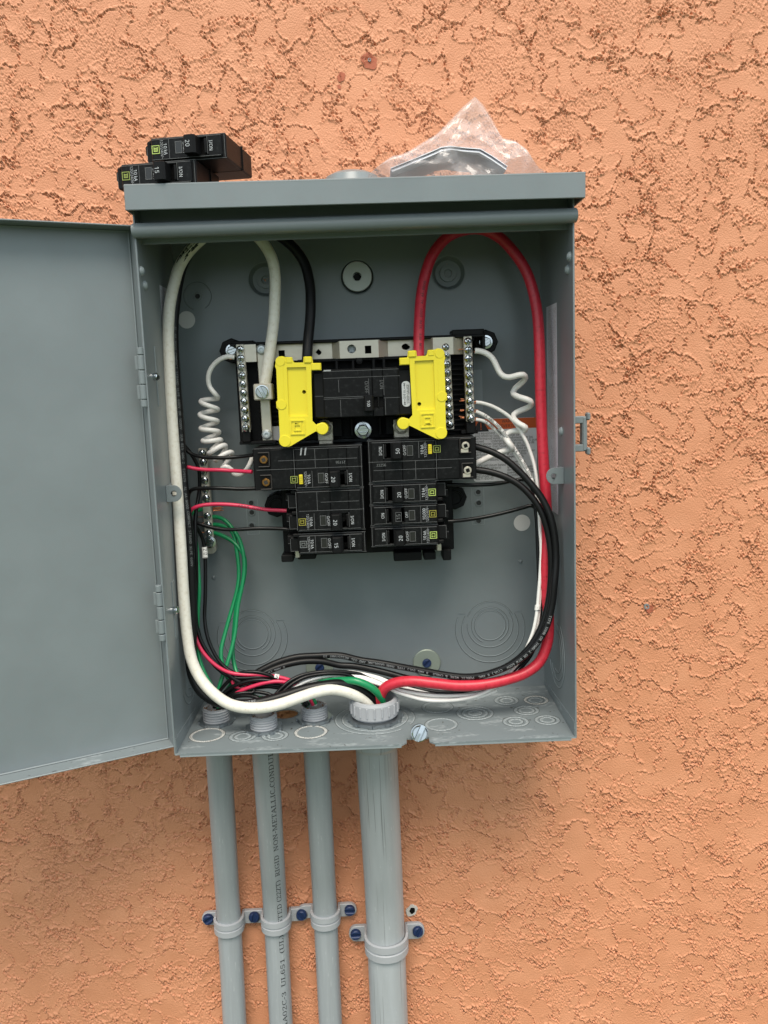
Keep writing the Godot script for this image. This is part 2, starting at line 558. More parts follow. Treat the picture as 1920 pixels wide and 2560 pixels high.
func relief(x: float, y: float) -> float:
	# skip-trowelled stucco: smooth trowelled patches with torn lips, and beds of crumbs between them
	var wx := x + 0.0055 * nD.get_noise_2d(x, y)
	var wy := y + 0.0055 * nD.get_noise_2d(x + 7.0, y + 3.0)
	var fine := nB.get_noise_2d(x, y)
	var crumb := nE.get_noise_2d(x, y)
	var bed := smoothstep(0.0, 0.36, nC.get_noise_2d(wx, wy) + 0.22 * fine)
	# each layer is a film that ends in a ragged step, undercut at its foot, and thins out behind it
	var a := nA.get_noise_2d(wx, wy * 1.15) + 0.12 * fine + 0.09 * crumb
	var a2 := nA.get_noise_2d(wx * 1.25 + 4.0, wy * 1.4 + 9.0) + 0.13 * fine + 0.10 * crumb
	var gate := smoothstep(-0.50, -0.05, nC.get_noise_2d(wx + 2.0, wy))
	var gate2 := smoothstep(-0.55, -0.10, nC.get_noise_2d(wx, wy + 5.0))
	var h := gate2 * (0.0013 * smoothstep(0.05, 0.070, a) * (1.0 - smoothstep(0.07, 0.24, a)) - 0.0022 * smoothstep(0.005, 0.035, a) * (1.0 - smoothstep(0.04, 0.056, a)))
	h += gate * (0.0010 * smoothstep(0.12, 0.138, a2) * (1.0 - smoothstep(0.138, 0.28, a2)) - 0.0019 * smoothstep(0.075, 0.105, a2) * (1.0 - smoothstep(0.11, 0.126, a2)))
	# crumbs: sharp-sided grains and pits in the beds
	h += bed * (0.00034 * smoothstep(0.02, 0.22, crumb) + 0.00022 * smoothstep(0.05, 0.25, fine) - 0.0007 * smoothstep(0.22, 0.42, -crumb))
	h += 0.00012 * crumb + 0.0004 * nD.get_noise_2d(x * 0.5, y * 0.5)
	return h

func wall_patch(x0: float, y0: float, x1: float, y1: float, step: float, hole: Rect2) -> ArrayMesh:
	var nx := int(round((x1 - x0) / step)) + 1
	var ny := int(round((y1 - y0) / step)) + 1
	var v := PackedVector3Array()
	var n := PackedVector3Array()
	var ix := PackedInt32Array()
	v.resize(nx * ny); n.resize(nx * ny)
	for j in ny:
		var y := y0 + (y1 - y0) * j / (ny - 1)
		for i in nx:
			var x := x0 + (x1 - x0) * i / (nx - 1)
			v[j * nx + i] = Vector3(x, y, -0.008 + (0.0 if hole.has_point(Vector2(x, y)) else relief(x, y)))
	for j in ny:
		for i in nx:
			var l := v[j * nx + maxi(i - 1, 0)]
			var r := v[j * nx + mini(i + 1, nx - 1)]
			var d := v[maxi(j - 1, 0) * nx + i]
			var u := v[mini(j + 1, ny - 1) * nx + i]
			n[j * nx + i] = (r - l).cross(u - d).normalized()
	var m := 0
	ix.resize((nx - 1) * (ny - 1) * 6)
	for j in ny - 1:
		for i in nx - 1:
			var p := v[j * nx + i]
			if hole.has_point(Vector2(p.x, p.y)) and hole.has_point(Vector2(p.x + step * 2.0, p.y + step * 2.0)):
				continue
			var k := j * nx + i
			ix[m] = k; ix[m + 1] = k + nx; ix[m + 2] = k + 1; ix[m + 3] = k + 1; ix[m + 4] = k + nx; ix[m + 5] = k + nx + 1
			m += 6
	ix.resize(m)
	var a := []
	a.resize(Mesh.ARRAY_MAX)
	a[Mesh.ARRAY_VERTEX] = v; a[Mesh.ARRAY_NORMAL] = n; a[Mesh.ARRAY_INDEX] = ix
	var out := ArrayMesh.new()
	out.add_surface_from_arrays(Mesh.PRIMITIVE_TRIANGLES, a)
	out.surface_set_material(0, M.stucco)
	return out

func blob(c: Vector2, r: float, sd: int, seg := 18) -> PackedVector2Array:
	var rng := RandomNumberGenerator.new()
	rng.seed = sd
	var p := PackedVector2Array()
	var ph := rng.randf() * TAU
	for k in seg:
		var a := TAU * k / seg
		p.append(c + Vector2(cos(a), sin(a)) * r * (1.0 + 0.14 * sin(2.0 * a + ph) + 0.09 * sin(5.0 * a + ph * 2.0)))
	return p

func stain(pos: Vector3, r: float, sd: int, mat: Material, parent: Node3D, called: String, lift := 0.0009) -> void:
	# a skin of paint that follows the relief
	var g := Geo.new()
	var c := Vector2(pos.x, pos.y)
	var edge := blob(c, r, sd, 40)
	var rings := 14
	for k in 40:
		for i in rings:
			var q := []
			for e in [[k, i], [k + 1, i], [k + 1, i + 1], [k, i + 1]]:
				var p: Vector2 = c.lerp(edge[e[0] % 40], float(e[1]) / rings)
				q.append(Vector3(p.x, p.y, -0.008 + relief(p.x, p.y) + lift))
			g.tri(q[0], q[1], q[2], Vector3(0, 0, 1), Vector3(0, 0, 1), Vector3(0, 0, 1))
			g.tri(q[0], q[2], q[3], Vector3(0, 0, 1), Vector3(0, 0, 1), Vector3(0, 0, 1))
	part(g, called, mat, parent)

func build_wall() -> void:
	nA = noise(21.0, 11, FastNoiseLite.TYPE_SIMPLEX_SMOOTH, 2)
	nB = noise(210.0, 12, FastNoiseLite.TYPE_SIMPLEX_SMOOTH, 2)
	nC = noise(15.0, 13, FastNoiseLite.TYPE_SIMPLEX_SMOOTH, 2)
	nD = noise(38.0, 14, FastNoiseLite.TYPE_SIMPLEX_SMOOTH, 2)
	nE = noise(430.0, 15, FastNoiseLite.TYPE_SIMPLEX_SMOOTH, 2)
	var w := thing("house_wall", "orange stucco house wall with rough trowelled texture behind the electrical box", "wall")
	put(wall_patch(-0.50, -0.46, 0.50, 0.75, 0.00105, Rect2(-0.165, 0.03, 0.33, 0.41)), "stucco_surface", w)
	var g := Geo.new()
	for q in [[-1.2, 0.75, 1.2, 1.55], [-1.2, -1.248, 1.2, -0.46], [-1.2, -0.46, -0.50, 0.75], [0.50, -0.46, 1.2, 0.75]]:
		put(wall_patch(q[0], q[1], q[2], q[3], 0.0036, Rect2(0, 0, 0, 0)), "stucco_surface", w)
	g.box(Vector3(0, 1.225, -0.0735), Vector3(8, 4.95, 0.12))
	part(g, "plain_wall", M.stucco, w)
	stain(Vector3(0.0196, 0.649, -0.008), 0.0076, 3, M.patch_paint, w, "paint_patch")
	stain(Vector3(-0.0087, 0.6351, -0.008), 0.0042, 4, M.patch_paint, w, "paint_patch")
	stain(Vector3(-0.0111, 0.6259, -0.008), 0.0019, 5, M.patch_paint, w, "paint_patch")
	stain(Vector3(0.3032, 0.079, -0.008), 0.0042, 9, M.patch_paint, w, "paint_patch")
	for q in [[Vector3(0.0199, 0.6499, -0.008), 0.0019], [Vector3(0.2999, 0.082, -0.008), 0.0033]]:
		var p: Vector3 = q[0]
		g = Geo.new()
		g.lathe([Vector2(q[1], -0.002), Vector2(q[1] * 0.9, 0.0009), Vector2(q[1] * 0.45, 0.0008), Vector2(q[1] * 0.4, -0.003), Vector2(0, -0.003)], at(Vector3(p.x, p.y, -0.008 + relief(p.x, p.y) + 0.0004)), 14)
		part(g, "wall_anchor", M.plug, w)
	# an old drill hole with chipped edges
	var hp: Vector3 = Vector3(0.0317, -0.2646, -0.008)
	g = Geo.new()
	g.prism(blob(Vector2(hp.x, hp.y), 0.0066, 21), -0.012, -0.008 + relief(hp.x, hp.y) + 0.0012)
	part(g, "chipped_spot", M.filler, w)
	g = Geo.new()
	g.prism(blob(Vector2(hp.x + 0.0008, hp.y + 0.0002), 0.0034, 22), -0.012, -0.008 + relief(hp.x, hp.y) + 0.0016)
	part(g, "drill_hole", M.well, w)

# ---------- small hardware ----------
var mesh_cache := {}

func screw_mesh(kind: String) -> ArrayMesh:
	if mesh_cache.has(kind):
		return mesh_cache[kind]
	var g := Geo.new()
	var slots: Geo = null
	var mat: Material = M.zinc
	match kind:
		"terminal":      # a small combination head, slot and cross, on its bar
			g.lathe([Vector2(0.0034, -0.001), Vector2(0.0034, 0.0005), Vector2(0.0030, 0.0009), Vector2(0.0025, 0.0014), Vector2(0.0018, 0.0018), Vector2(0.0010, 0.0020), Vector2(0, 0.0021)], Transform3D.IDENTITY, 18)
			slots = Geo.new()
			slots.box(Vector3(0, 0, 0.0015), Vector3(0.0046, 0.0009, 0.0014))
			slots.box(Vector3(0, 0, 0.00148), Vector3(0.0009, 0.0040, 0.0014))
		"hex":
			g.prism(circle(Vector2.ZERO, 0.0052, 6), 0, 0.003, Transform3D.IDENTITY, 0.0006)
			g.lathe([Vector2(0.0066, -0.001), Vector2(0.0066, 0.0006), Vector2(0.004, 0.0009)], Transform3D.IDENTITY, 20)
			for s in [0, 180]:
				var p := PackedVector2Array()
				for k in 9:
					var a := deg_to_rad(17.0 + 18.25 * k)
					p.append(Vector2(cos(a), sin(a)) * 0.0041)
				g.prism(p, 0.0026, 0.0048, at(Vector3.ZERO, rz(s)), 0.0004)
		"slot", "blue":
			for s in [0, 180]:
				var p := PackedVector2Array()
				for k in 9:
					var a := deg_to_rad(15.0 + 18.75 * k)
					p.append(Vector2(cos(a), sin(a)) * 0.0047)
				g.prism(p, 0.0014, 0.0034, at(Vector3.ZERO, rz(s)), 0.0008)
			g.lathe([Vector2(0.0049, -0.002), Vector2(0.0049, 0.0014), Vector2(0, 0.0016)], Transform3D.IDENTITY, 20)
			if kind == "blue":
				mat = M.blue
		"rivet":
			g.lathe([Vector2(0.0033, 0), Vector2(0.0031, 0.001), Vector2(0.0022, 0.0017), Vector2(0.0012, 0.0018), Vector2(0.001, 0.0009), Vector2(0, 0.0009)], Transform3D.IDENTITY, 16)
			mat = M.galv
	var m := g.mesh(mat)
	if slots:
		var a := []
		a.resize(Mesh.ARRAY_MAX)
		a[Mesh.ARRAY_VERTEX] = slots.v; a[Mesh.ARRAY_NORMAL] = slots.n; a[Mesh.ARRAY_TEX_UV] = slots.uv; a[Mesh.ARRAY_INDEX] = slots.ix
		m.add_surface_from_arrays(Mesh.PRIMITIVE_TRIANGLES, a)
		m.surface_set_material(1, M.hole)
	mesh_cache[kind] = m
	return mesh_cache[kind]

func bolt(kind: String, p: Vector3, parent: Node3D, spin := 0.0, dir := Vector3(0, 0, 1), size := 1.0, called := "screw") -> MeshInstance3D:
	return put(screw_mesh(kind), called, parent, Transform3D((facing(dir) * rz(spin)).scaled_local(Vector3.ONE * size), p))

# ---------- the box ----------
func ridge(r: float, p: Vector3, dir: Vector3, parent: Node3D, a0 := 0.0, a1 := 360.0, mat: Material = null, wide := 0.0007, called := "knockout_ring") -> void:
	# a stamped line: a low rib with a shallow groove beside it
	var g := Geo.new()
	var t := Transform3D(facing(dir), p)
	var seg := maxi(8, int(48 * (a1 - a0) / 360.0))
	g.lathe([Vector2(r + wide, 0.0), Vector2(r + wide * 0.3, 0.00045), Vector2(r - wide * 0.3, 0.00045), Vector2(r - wide, 0.0)], t, seg, deg_to_rad(a0), deg_to_rad(a1))
	part(g, called, mat if mat else M.enamel_edge, parent)
	g = Geo.new()
	g.lathe([Vector2(r + wide + 0.0005, 0.00012), Vector2(r + wide, 0.00012)], t, seg, deg_to_rad(a0), deg_to_rad(a1))
	part(g, "knockout_groove", M.groove, parent)

func dish(c: Vector3, r: float, parent: Node3D) -> void:
	var g := Geo.new()
	g.lathe([Vector2(r + 0.001, 0.0006), Vector2(r, 0.0004), Vector2(r * 0.80, -0.0064), Vector2(r * 0.52, -0.0066), Vector2(r * 0.50, -0.0040), Vector2(r * 0.25, -0.0040), Vector2(r * 0.22, -0.0066), Vector2(0, -0.0066)], at(c), 40)
	part(g, "mounting_dimple", M.enamel_plain, parent)

func build_box() -> void:
	var b := thing("electrical_box", "grey steel electrical box hung on the stucco wall with its door swung open", "electrical box", "", Transform3D.IDENTITY)
	var g := Geo.new()
	var dl: Vector3 = Vector3(-0.0946, 0.4421, 0)
	var dr: Vector3 = Vector3(0.0921, 0.442, 0)
	var dc: Vector3 = Vector3(-0.0009, 0.441, 0)
	# back sheet with three pressed dimples
	var holes := []
	for d in [[dl, 0.0165], [dr, 0.0165], [dc, 0.0168]]:
		holes.append(circle(Vector2(d[0].x, d[0].y), d[1], 36))
	g.prism(cut(rect(-W2 + 0.0008, 0.0, W2 - 0.0008, 0.495), holes), -0.0018, 0.0)
	part(g, "back_panel", M.enamel, b)
	for d in [[dl, 0.0165], [dr, 0.0165], [dc, 0.0168]]:
		dish(d[0], d[1], b)
	# sides
	for s in [-1.0, 1.0]:
		g = Geo.new()
		g.box(Vector3(s * (W2 - 0.0008), 0.2425, D * 0.5), Vector3(0.0016, 0.488, D), 0.0004)
		g.box(Vector3(s * (W2 - 0.0008), 0.4905, D * 0.5 - 0.006), Vector3(0.0016, 0.0075, D - 0.012), 0.0004)
		part(g, "side_panel", M.enamel, b)
	# floor: a notch at the front for the door screw, and one open knockout
	var ft := Transform3D(Basis(Vector3(1, 0, 0), Vector3(0, 0, 1), Vector3(0, -1, 0)), Vector3.ZERO)
	var n0: Vector3 = Vector3(0.0287, 0, 0.1396)
	var n1: Vector3 = Vector3(0.0501, 0, 0.1419)
	var ok: Vector3 = Vector3(-0.093, 0, 0.0505)
	var op := PackedVector2Array([Vector2(-W2 + 0.001, 0), Vector2(W2 - 0.001, 0), Vector2(W2 - 0.001, D), Vector2(n1.x + 0.004, D), Vector2(n1.x, D - 0.004), Vector2(n1.x, D - 0.013), Vector2(n0.x, D - 0.013), Vector2(n0.x, D - 0.004), Vector2(n0.x - 0.004, D), Vector2(-W2 + 0.001, D)])
	g = Geo.new()
	g.prism(cut(op, [circle(Vector2(ok.x, ok.z), 0.0135, 28)]), 0.0, 0.0016, ft)
	part(g, "floor_panel", M.scuffed, b)
	# folded corner straps where floor and sides meet
	for s in [-1.0, 1.0]:
		g = Geo.new()
		g.prism(PackedVector2Array([Vector2(0.002, 0.0), Vector2(D - 0.001, 0.0), Vector2(D - 0.001, 0.014), Vector2(0.002, 0.006)]), 0.0, 0.0012, Transform3D(Basis(Vector3(0, 0, 1), Vector3(0, 1, 0), Vector3(-1, 0, 0)), Vector3(s * (W2 - 0.0022) + (0.0012 if s > 0 else 0.0), 0.0003, 0)), 0.0003)
		part(g, "corner_flange", M.scuffed, b)
	g = Geo.new()
	g.box(Vector3((-W2 + n0.x) * 0.5, -0.0028, D - 0.0009), Vector3(n0.x + W2 - 0.01, 0.0022, 0.0014), 0.0003)
	g.box(Vector3((W2 + n1.x) * 0.5, -0.0028, D - 0.0009), Vector3(W2 - n1.x - 0.01, 0.0022, 0.0014), 0.0003)
	part(g, "front_lip", M.enamel_edge, b)
	# knockouts stamped in the floor
	for q in [[Vector3(-0.1646, 0, 0.0977), 0.0158, 1], [Vector3(-0.129, 0, 0.1044), 0.0116, 0], [Vector3(-0.129, 0, 0.1048), 0.0068, 0], [Vector3(-0.0976, 0, 0.1061), 0.0112, 0], [Vector3(-0.0972, 0, 0.1069), 0.0065, 0], [Vector3(-0.0633, 0, 0.1012), 0.0146, 1], [Vector3(0.0642, 0, 0.0508), 0.0148, 0], [Vector3(0.0643, 0, 0.0963), 0.0146, 0], [Vector3(0.1006, 0, 0.071), 0.0172, 0], [Vector3(0.1006, 0, 0.071), 0.0118, 0], [Vector3(0.1006, 0, 0.071), 0.0062, 0], [Vector3(0.1375, 0, 0.0404), 0.0112, 0], [Vector3(0.1378, 0, 0.0404), 0.0062, 0], [Vector3(0.1681, 0, 0.0427), 0.0112, 1], [Vector3(0.1677, 0, 0.0431), 0.0065, 0], [Vector3(0.153, 0, 0.0696), 0.0112, 0], [Vector3(0.1531, 0, 0.0696), 0.0068, 0], [Vector3(0.1375, 0, 0.0973), 0.0112, 0], [Vector3(0.1375, 0, 0.0969), 0.006, 0], [Vector3(0.1686, 0, 0.0967), 0.0108, 0], [Vector3(0.1687, 0, 0.0963), 0.0062, 0]]:
		ridge(q[1], q[0] + Vector3(0, 0.0001, 0), Vector3(0, 1, 0), b, 0, 360, M.rusty_ring if q[2] == 1 else M.scrape, 0.0015)
	ridge(0.0395, Vector3(-0.0006, 0.0001, 0.0735), Vector3(0, 1, 0), b, 60, 400, M.scrape, 0.0009)
	ridge(0.0325, Vector3(-0.0006, 0.0001, 0.0735), Vector3(0, 1, 0), b, 0, 360, M.scrape, 0.0009)
	# stamped rings in the back
	var kr: Vector3 = Vector3(0.1274, 0.0702, 0)
	var kl: Vector3 = Vector3(-0.1297, 0.0715, 0)
	for k in [kr, kl]:
		for q in [[0.0165, 0, 360, 0.0], [0.0197, -60, 245, 0.0], [0.0243, 175, 395, 0.0], [0.0262, 25, 155, 0.0], [0.0305, 150, 392, -0.004], [0.0372, 158, 385, -0.004]]:
			ridge(q[0], k + Vector3(0, q[3], 0.0001), Vector3(0, 0, 1), b, q[1], q[2], null, 0.0004)
		for s in [-1.0, 1.0]:
			g = Geo.new()
			g.box(k + Vector3(s * 0.0305, 0.0145, 0.0003), Vector3(0.008, 0.0007, 0.0007), 0.0, Transform3D.IDENTITY)
			part(g, "knockout_step", M.enamel_plain, b)
	for s in [-1.0, 1.0]:
		for q in [[0.021, -110, 110], [0.029, -140, 90], [0.036, -150, 60]]:
			ridge(q[0], Vector3(s * (W2 - 0.0017), 0.058, 0.062), Vector3(-s, 0, 0), b, q[1], q[2], null, 0.0005)
	ridge(0.0135, Vector3(-0.1638, 0.4278, 0.0001), Vector3(0, 0, 1), b, -60, 250, null, 0.0003)
	# small pressed dots and screw holes
	for q in [Vector3(0.1611, 0.1394, 0), Vector3(-0.167, 0.1354, 0)]:
		g = Geo.new()
		g.lathe([Vector2(0.0022, 0), Vector2(0.0019, 0.001), Vector2(0.001, 0.0016), Vector2(0, 0.0017)], at(q), 14)
		part(g, "pressed_dot", M.enamel_plain, b)
	for q in [Vector3(-0.1638, 0.4278, 0), Vector3(0.1175, 0.2159, 0), Vector3(0.1179, 0.2043, 0), Vector3(0.1173, 0.1852, 0), Vector3(-0.1222, 0.2139, 0), Vector3(-0.1221, 0.2038, 0), Vector3(-0.123, 0.1898, 0)]:
		g = Geo.new()
		g.lathe([Vector2(0.0042, 0), Vector2(0.0038, 0.0007), Vector2(0.0028, 0.0008), Vector2(0.0024, 0.0003)], at(q), 18)
		part(g, "screw_hole_rim", M.enamel_plain, b)
		g = Geo.new()
		g.lathe([Vector2(0.0025, 0.0004), Vector2(0, 0.0004)], at(q), 14)
		part(g, "screw_hole", M.hole, b)
	for q in [[Vector3(0.1106, 0.2205, 0), Vector3(0.1234, 0.1812, 0)], [Vector3(-0.1277, 0.2173, 0), Vector3(-0.1155, 0.1804, 0)]]:
		var lo: Vector3 = q[0]
		var hi: Vector3 = q[1]
		for e in [[Vector3(lo.x, (lo.y + hi.y) * 0.5, 0.0002), Vector3(0.0006, absf(lo.y - hi.y), 0.0006)], [Vector3(hi.x, (lo.y + hi.y) * 0.5, 0.0002), Vector3(0.0006, absf(lo.y - hi.y), 0.0006)], [Vector3((lo.x + hi.x) * 0.5, hi.y, 0.0002), Vector3(absf(hi.x - lo.x), 0.0006, 0.0006)]]:
			g = Geo.new()
			g.box(e[0], e[1])
			part(g, "stamped_line", M.enamel_edge, b)
	# stickers
	for q in [[Vector3(-0.1765, 0.4048, 0), 0.0087], [Vector3(0.1635, 0.1812, 0), 0.0088], [Vector3(-0.1737, 0.1737, 0), 0.009], [Vector3(-0.1575, 0.2577, 0), 0.0085]]:
		g = Geo.new()
		g.lathe([Vector2(q[1], 0.0001), Vector2(q[1] * 0.99, 0.0004), Vector2(0, 0.0004)], at(q[0]), 32)
		part(g, "round_sticker", M.sticker if q[1] != 0.009 else M.enamel_edge, b)
	build_labels(b)
	# head of the box
	g = Geo.new()
	g.box(Vector3(0, 0.4962, D * 0.5 - 0.004), Vector3(2 * W2 - 0.0034, 0.0016, D - 0.012))
	part(g, "top_panel", M.enamel, b)
	g = Geo.new()
	g.box(Vector3(0, 0.4785, D - 0.0190), Vector3(2 * W2 - 0.0034, 0.0370, 0.0014))
	part(g, "front_strip", M.enamel, b)
	g = Geo.new()
	g.box(Vector3(0, -0.0104, 0.1555), Vector3(0.3816, 0.0208, 0.0016), 0.0006)
	g.box(Vector3(0, -0.0008, 0.0785), Vector3(0.3816, 0.0016, 0.1524), 0.0006)
	for s in [-1.0, 1.0]:
		g.box(Vector3(s * 0.1901, -0.0112, 0.0785), Vector3(0.0014, 0.0190, 0.1520), 0.0004)
	g.sweep(PackedVector3Array([Vector3(-0.1905, -0.0013, 0.1550), Vector3(0, -0.0013, 0.1550), Vector3(0.1905, -0.0013, 0.1550)]), [0.0014], 12)
	part(g, "hood", M.enamel, b, HOOD)
	g = Geo.new()
	g.lathe([Vector2(0.0278, 0), Vector2(0.0272, 0.014), Vector2(0.024, 0.021), Vector2(0.017, 0.0245), Vector2(0, 0.0253)], Transform3D(facing(Vector3(0, 1, 0)), Vector3(-0.0018, 0.5012, 0.066)), 40)
	part(g, "hub_cap", M.enamel_plain, b)
	# rolled rail over the opening
	var ra: Vector3 = Vector3(-0.1886, 0.4692, 0.14)
	var rb: Vector3 = Vector3(0.1895, 0.4675, 0.14)
	g = Geo.new()
	var ry := (ra.y + rb.y) * 0.5
	g.sweep(PackedVector3Array([Vector3(ra.x, ry, D + 0.0004), Vector3(ra.x + 0.001, ry, D + 0.0004), Vector3(0, ry, D + 0.0004), Vector3(rb.x - 0.001, ry, D + 0.0004), Vector3(rb.x, ry, D + 0.0004)]), [0.0052, 0.0062, 0.0062, 0.0062, 0.0052], 20)
	g.box(Vector3(0, ry - 0.0035, D - 0.0120), Vector3(2 * W2 - 0.0034, 0.0014, 0.0230))
	part(g, "front_rail", M.enamel_plain, b)
	# marks on the sides: rivets, slides and screws
	for q in [Vector3(-0.1861, 0.4363, 0.1304), Vector3(-0.1861, 0.4252, 0.1227)]:
		bolt("rivet", q, b, 0, Vector3(1, 0, 0), 1.3, "rivet").mesh = rivet_grey()
	for q in [Vector3(0.1861, 0.4358, 0.1277), Vector3(0.1861, 0.4259, 0.1203), Vector3(0.1861, 0.282, 0.0907)]:
		bolt("rivet", q, b, 0, Vector3(-1, 0, 0), 1.3, "rivet").mesh = rivet_grey()
	for q in [[Vector3(-0.1861, 0.3741, 0.0991), Vector3(-0.1861, 0.3192, 0.1027)], [Vector3(-0.1861, 0.1561, 0.0991), Vector3(-0.1861, 0.1015, 0.1051)]]:
		var lo: Vector3 = q[0]
		var hi: Vector3 = q[1]
		g = Geo.new()
		g.box(Vector3(-W2 + 0.0017, (lo.y + hi.y) * 0.5, (lo.z + hi.z) * 0.5), Vector3(0.0012, absf(lo.y - hi.y), 0.010), 0.0006)
		part(g, "pressed_slide", M.enamel_plain, b)
	bolt("slot", Vector3(-0.184, 0.3462, 0.1162), b, 40, Vector3(1, 0.1, 0.2), 0.75)
	bolt("slot", Vector3(-0.184, 0.129, 0.1082), b, 100, Vector3(1, 0, 0.2), 0.75)
	# tabs that the inner cover screws to
	for q in [[Vector3(-0.179, 0.2387, 0.1), -1.0], [Vector3(0.1768, 0.2409, 0.098), 1.0]]:
		var c: Vector3 = q[0]
		var s: float = q[1]
		var x0 := minf(s * W2 - c.x, 0.0) if s < 0 else 0.0
		var x1 := maxf(s * W2 - c.x, 0.0) if s > 0 else 0.0
		var o := PackedVector2Array()
		for k in 9:
			var a := deg_to_rad(90 + 22.5 * k) if s > 0 else deg_to_rad(-90 + 22.5 * k)
			o.append(Vector2(cos(a) * 0.0072, sin(a) * 0.0078))
		o.append(Vector2(x1 if s > 0 else x0, -0.0078) if s > 0 else Vector2(x0, 0.0078))
		o.append(Vector2(x1 if s > 0 else x0, 0.0078) if s > 0 else Vector2(x0, -0.0078))
		g = Geo.new()
		g.prism(cut(o, [circle(Vector2(0.0, 0.0), 0.0025, 16)]), -0.0008, 0.0008, at(c), 0.0003)
		g.box(Vector3(s * (W2 - 0.0024), c.y, c.z - 0.009), Vector3(0.0014, 0.0156, 0.022), 0.0004)
		part(g, "cover_tab", M.enamel_plain, b)
	# hasp on the right side
	var l0: Vector3 = Vector3(0.1941, 0.2962, 0.112)
	var l1: Vector3 = Vector3(0.2029, 0.2645, 0.112)
	var lx := l1.x
	g = Geo.new()
	for y in [l0.y - 0.003, l1.y + 0.003]:
		g.box(Vector3((W2 + lx) * 0.5, y, 0.110), Vector3(lx - W2, 0.0065, 0.010), 0.0007)
	g.box(Vector3(lx - 0.001, (l0.y + l1.y) * 0.5, 0.110), Vector3(0.0046, l0.y - l1.y, 0.011), 0.0012)
	for y in [l0.y, l1.y]:
		g.box(Vector3(lx + 0.0022, y, 0.113), Vector3(0.0034, 0.007, 0.009), 0.0012, Transform3D.IDENTITY)
	g.box(Vector3(W2 + 0.0011, (l0.y + l1.y) * 0.5, 0.106), Vector3(0.0018, l0.y - l1.y + 0.012, 0.026), 0.0005)
	part(g, "hasp", M.enamel_plain, b)
	# screw that holds the cover, in the notch
	bolt("slot", Vector3(0.041, 0.0066, 0.13), b, 62, Vector3(0.05, 0.25, 1), 1.65, "door_screw")
	build_door(b)

func rivet_grey() -> ArrayMesh:
	if not mesh_cache.has("rivet_grey"):
		var g := Geo.new()
		g.lathe([Vector2(0.0034, 0), Vector2(0.0030, 0.001), Vector2(0.0018, 0.0021), Vector2(0, 0.0024)], Transform3D.IDENTITY, 16)
		mesh_cache.rivet_grey = g.mesh(M.enamel_edge)
	return mesh_cache.rivet_grey

func build_door(b: Node3D) -> void:
	var th := deg_to_rad(26.0)
	var t := Transform3D(Basis(Vector3(cos(th), 0, -sin(th)), Vector3(0, 1, 0), Vector3(sin(th), 0, cos(th))), Vector3(-0.1902, 0, D - 0.0085))
	var y0 := 0.0064
	var y1 := 0.4733
	var w := 0.376
	var g := Geo.new()
	g.box(Vector3(-w * 0.5, (y0 + y1) * 0.5, -0.0118), Vector3(w - 0.004, y1 - y0 - 0.004, 0.0014))
	# rounded folds, then the turned-in rims
	var rim := 0.0185
	for e in [[y0, 1.0], [y1, -1.0]]:
		g.box(Vector3(-w * 0.5, e[0] + e[1] * 0.0007, rim * 0.5 - 0.0098), Vector3(w - 0.001, 0.0014, rim), 0.0005)
		fold(g, Vector3(-w + 0.001, e[0] + e[1] * 0.0030, -0.0095), Vector3(-0.001, e[0] + e[1] * 0.0030, -0.0095), Vector3(0, -e[1], 0), 0.0024)
	for e in [[-0.0007, -1.0], [-w + 0.0007, 1.0]]:
		g.box(Vector3(e[0], (y0 + y1) * 0.5, rim * 0.5 - 0.0098), Vector3(0.0014, y1 - y0 - 0.001, rim), 0.0005)
		fold(g, Vector3(e[0] + e[1] * 0.0023, y0, -0.0095), Vector3(e[0] + e[1] * 0.0023, y1, -0.0095), Vector3(-e[1], 0, 0), 0.0024)
	var d := part(g, "door", M.enamel, b, t)
	g = Geo.new()
	g.box(Vector3(-w * 0.5, y0 + 0.0015, rim * 0.5 - 0.0098), Vector3(w - 0.006, 0.0003, rim - 0.002))
	part(g, "scuffed_rim", M.scuffed, d)
	# two hinges of five knuckles
	for q in [[Vector3(-0.1891, 0.3711, 0.1386), Vector3(-0.19, 0.3193, 0.1386)], [Vector3(-0.1893, 0.1606, 0.1386), Vector3(-0.1887, 0.1081, 0.1386)]]:
		var a: Vector3 = q[0]
		var c: Vector3 = q[1]
		var h := Node3D.new()
		h.name = "hinge"
		b.add_child(h, true)
		var cuts := [0.0, 0.13, 0.38, 0.62, 0.87, 1.0]
		for k in 5:
			var ya := lerpf(a.y, c.y, cuts[k])
			var yb := lerpf(a.y, c.y, cuts[k + 1]) + 0.0009
			g = Geo.new()
			g.lathe([Vector2(0, 0), Vector2(0.0026, 0), Vector2(0.0030, 0.0004), Vector2(0.0030, ya - yb - 0.0004), Vector2(0.0026, ya - yb), Vector2(0, ya - yb)], Transform3D(facing(Vector3(0, 1, 0)), Vector3(-W2 - 0.0026, yb, D - 0.0002)), 14)
			if k % 2 == 1:
				g.box(Vector3(-W2 - 0.0052, (ya + yb) * 0.5, D - 0.002), Vector3(0.006, ya - yb, 0.0012), 0.0003)
			part(g, "knuckle", M.enamel_plain, h)

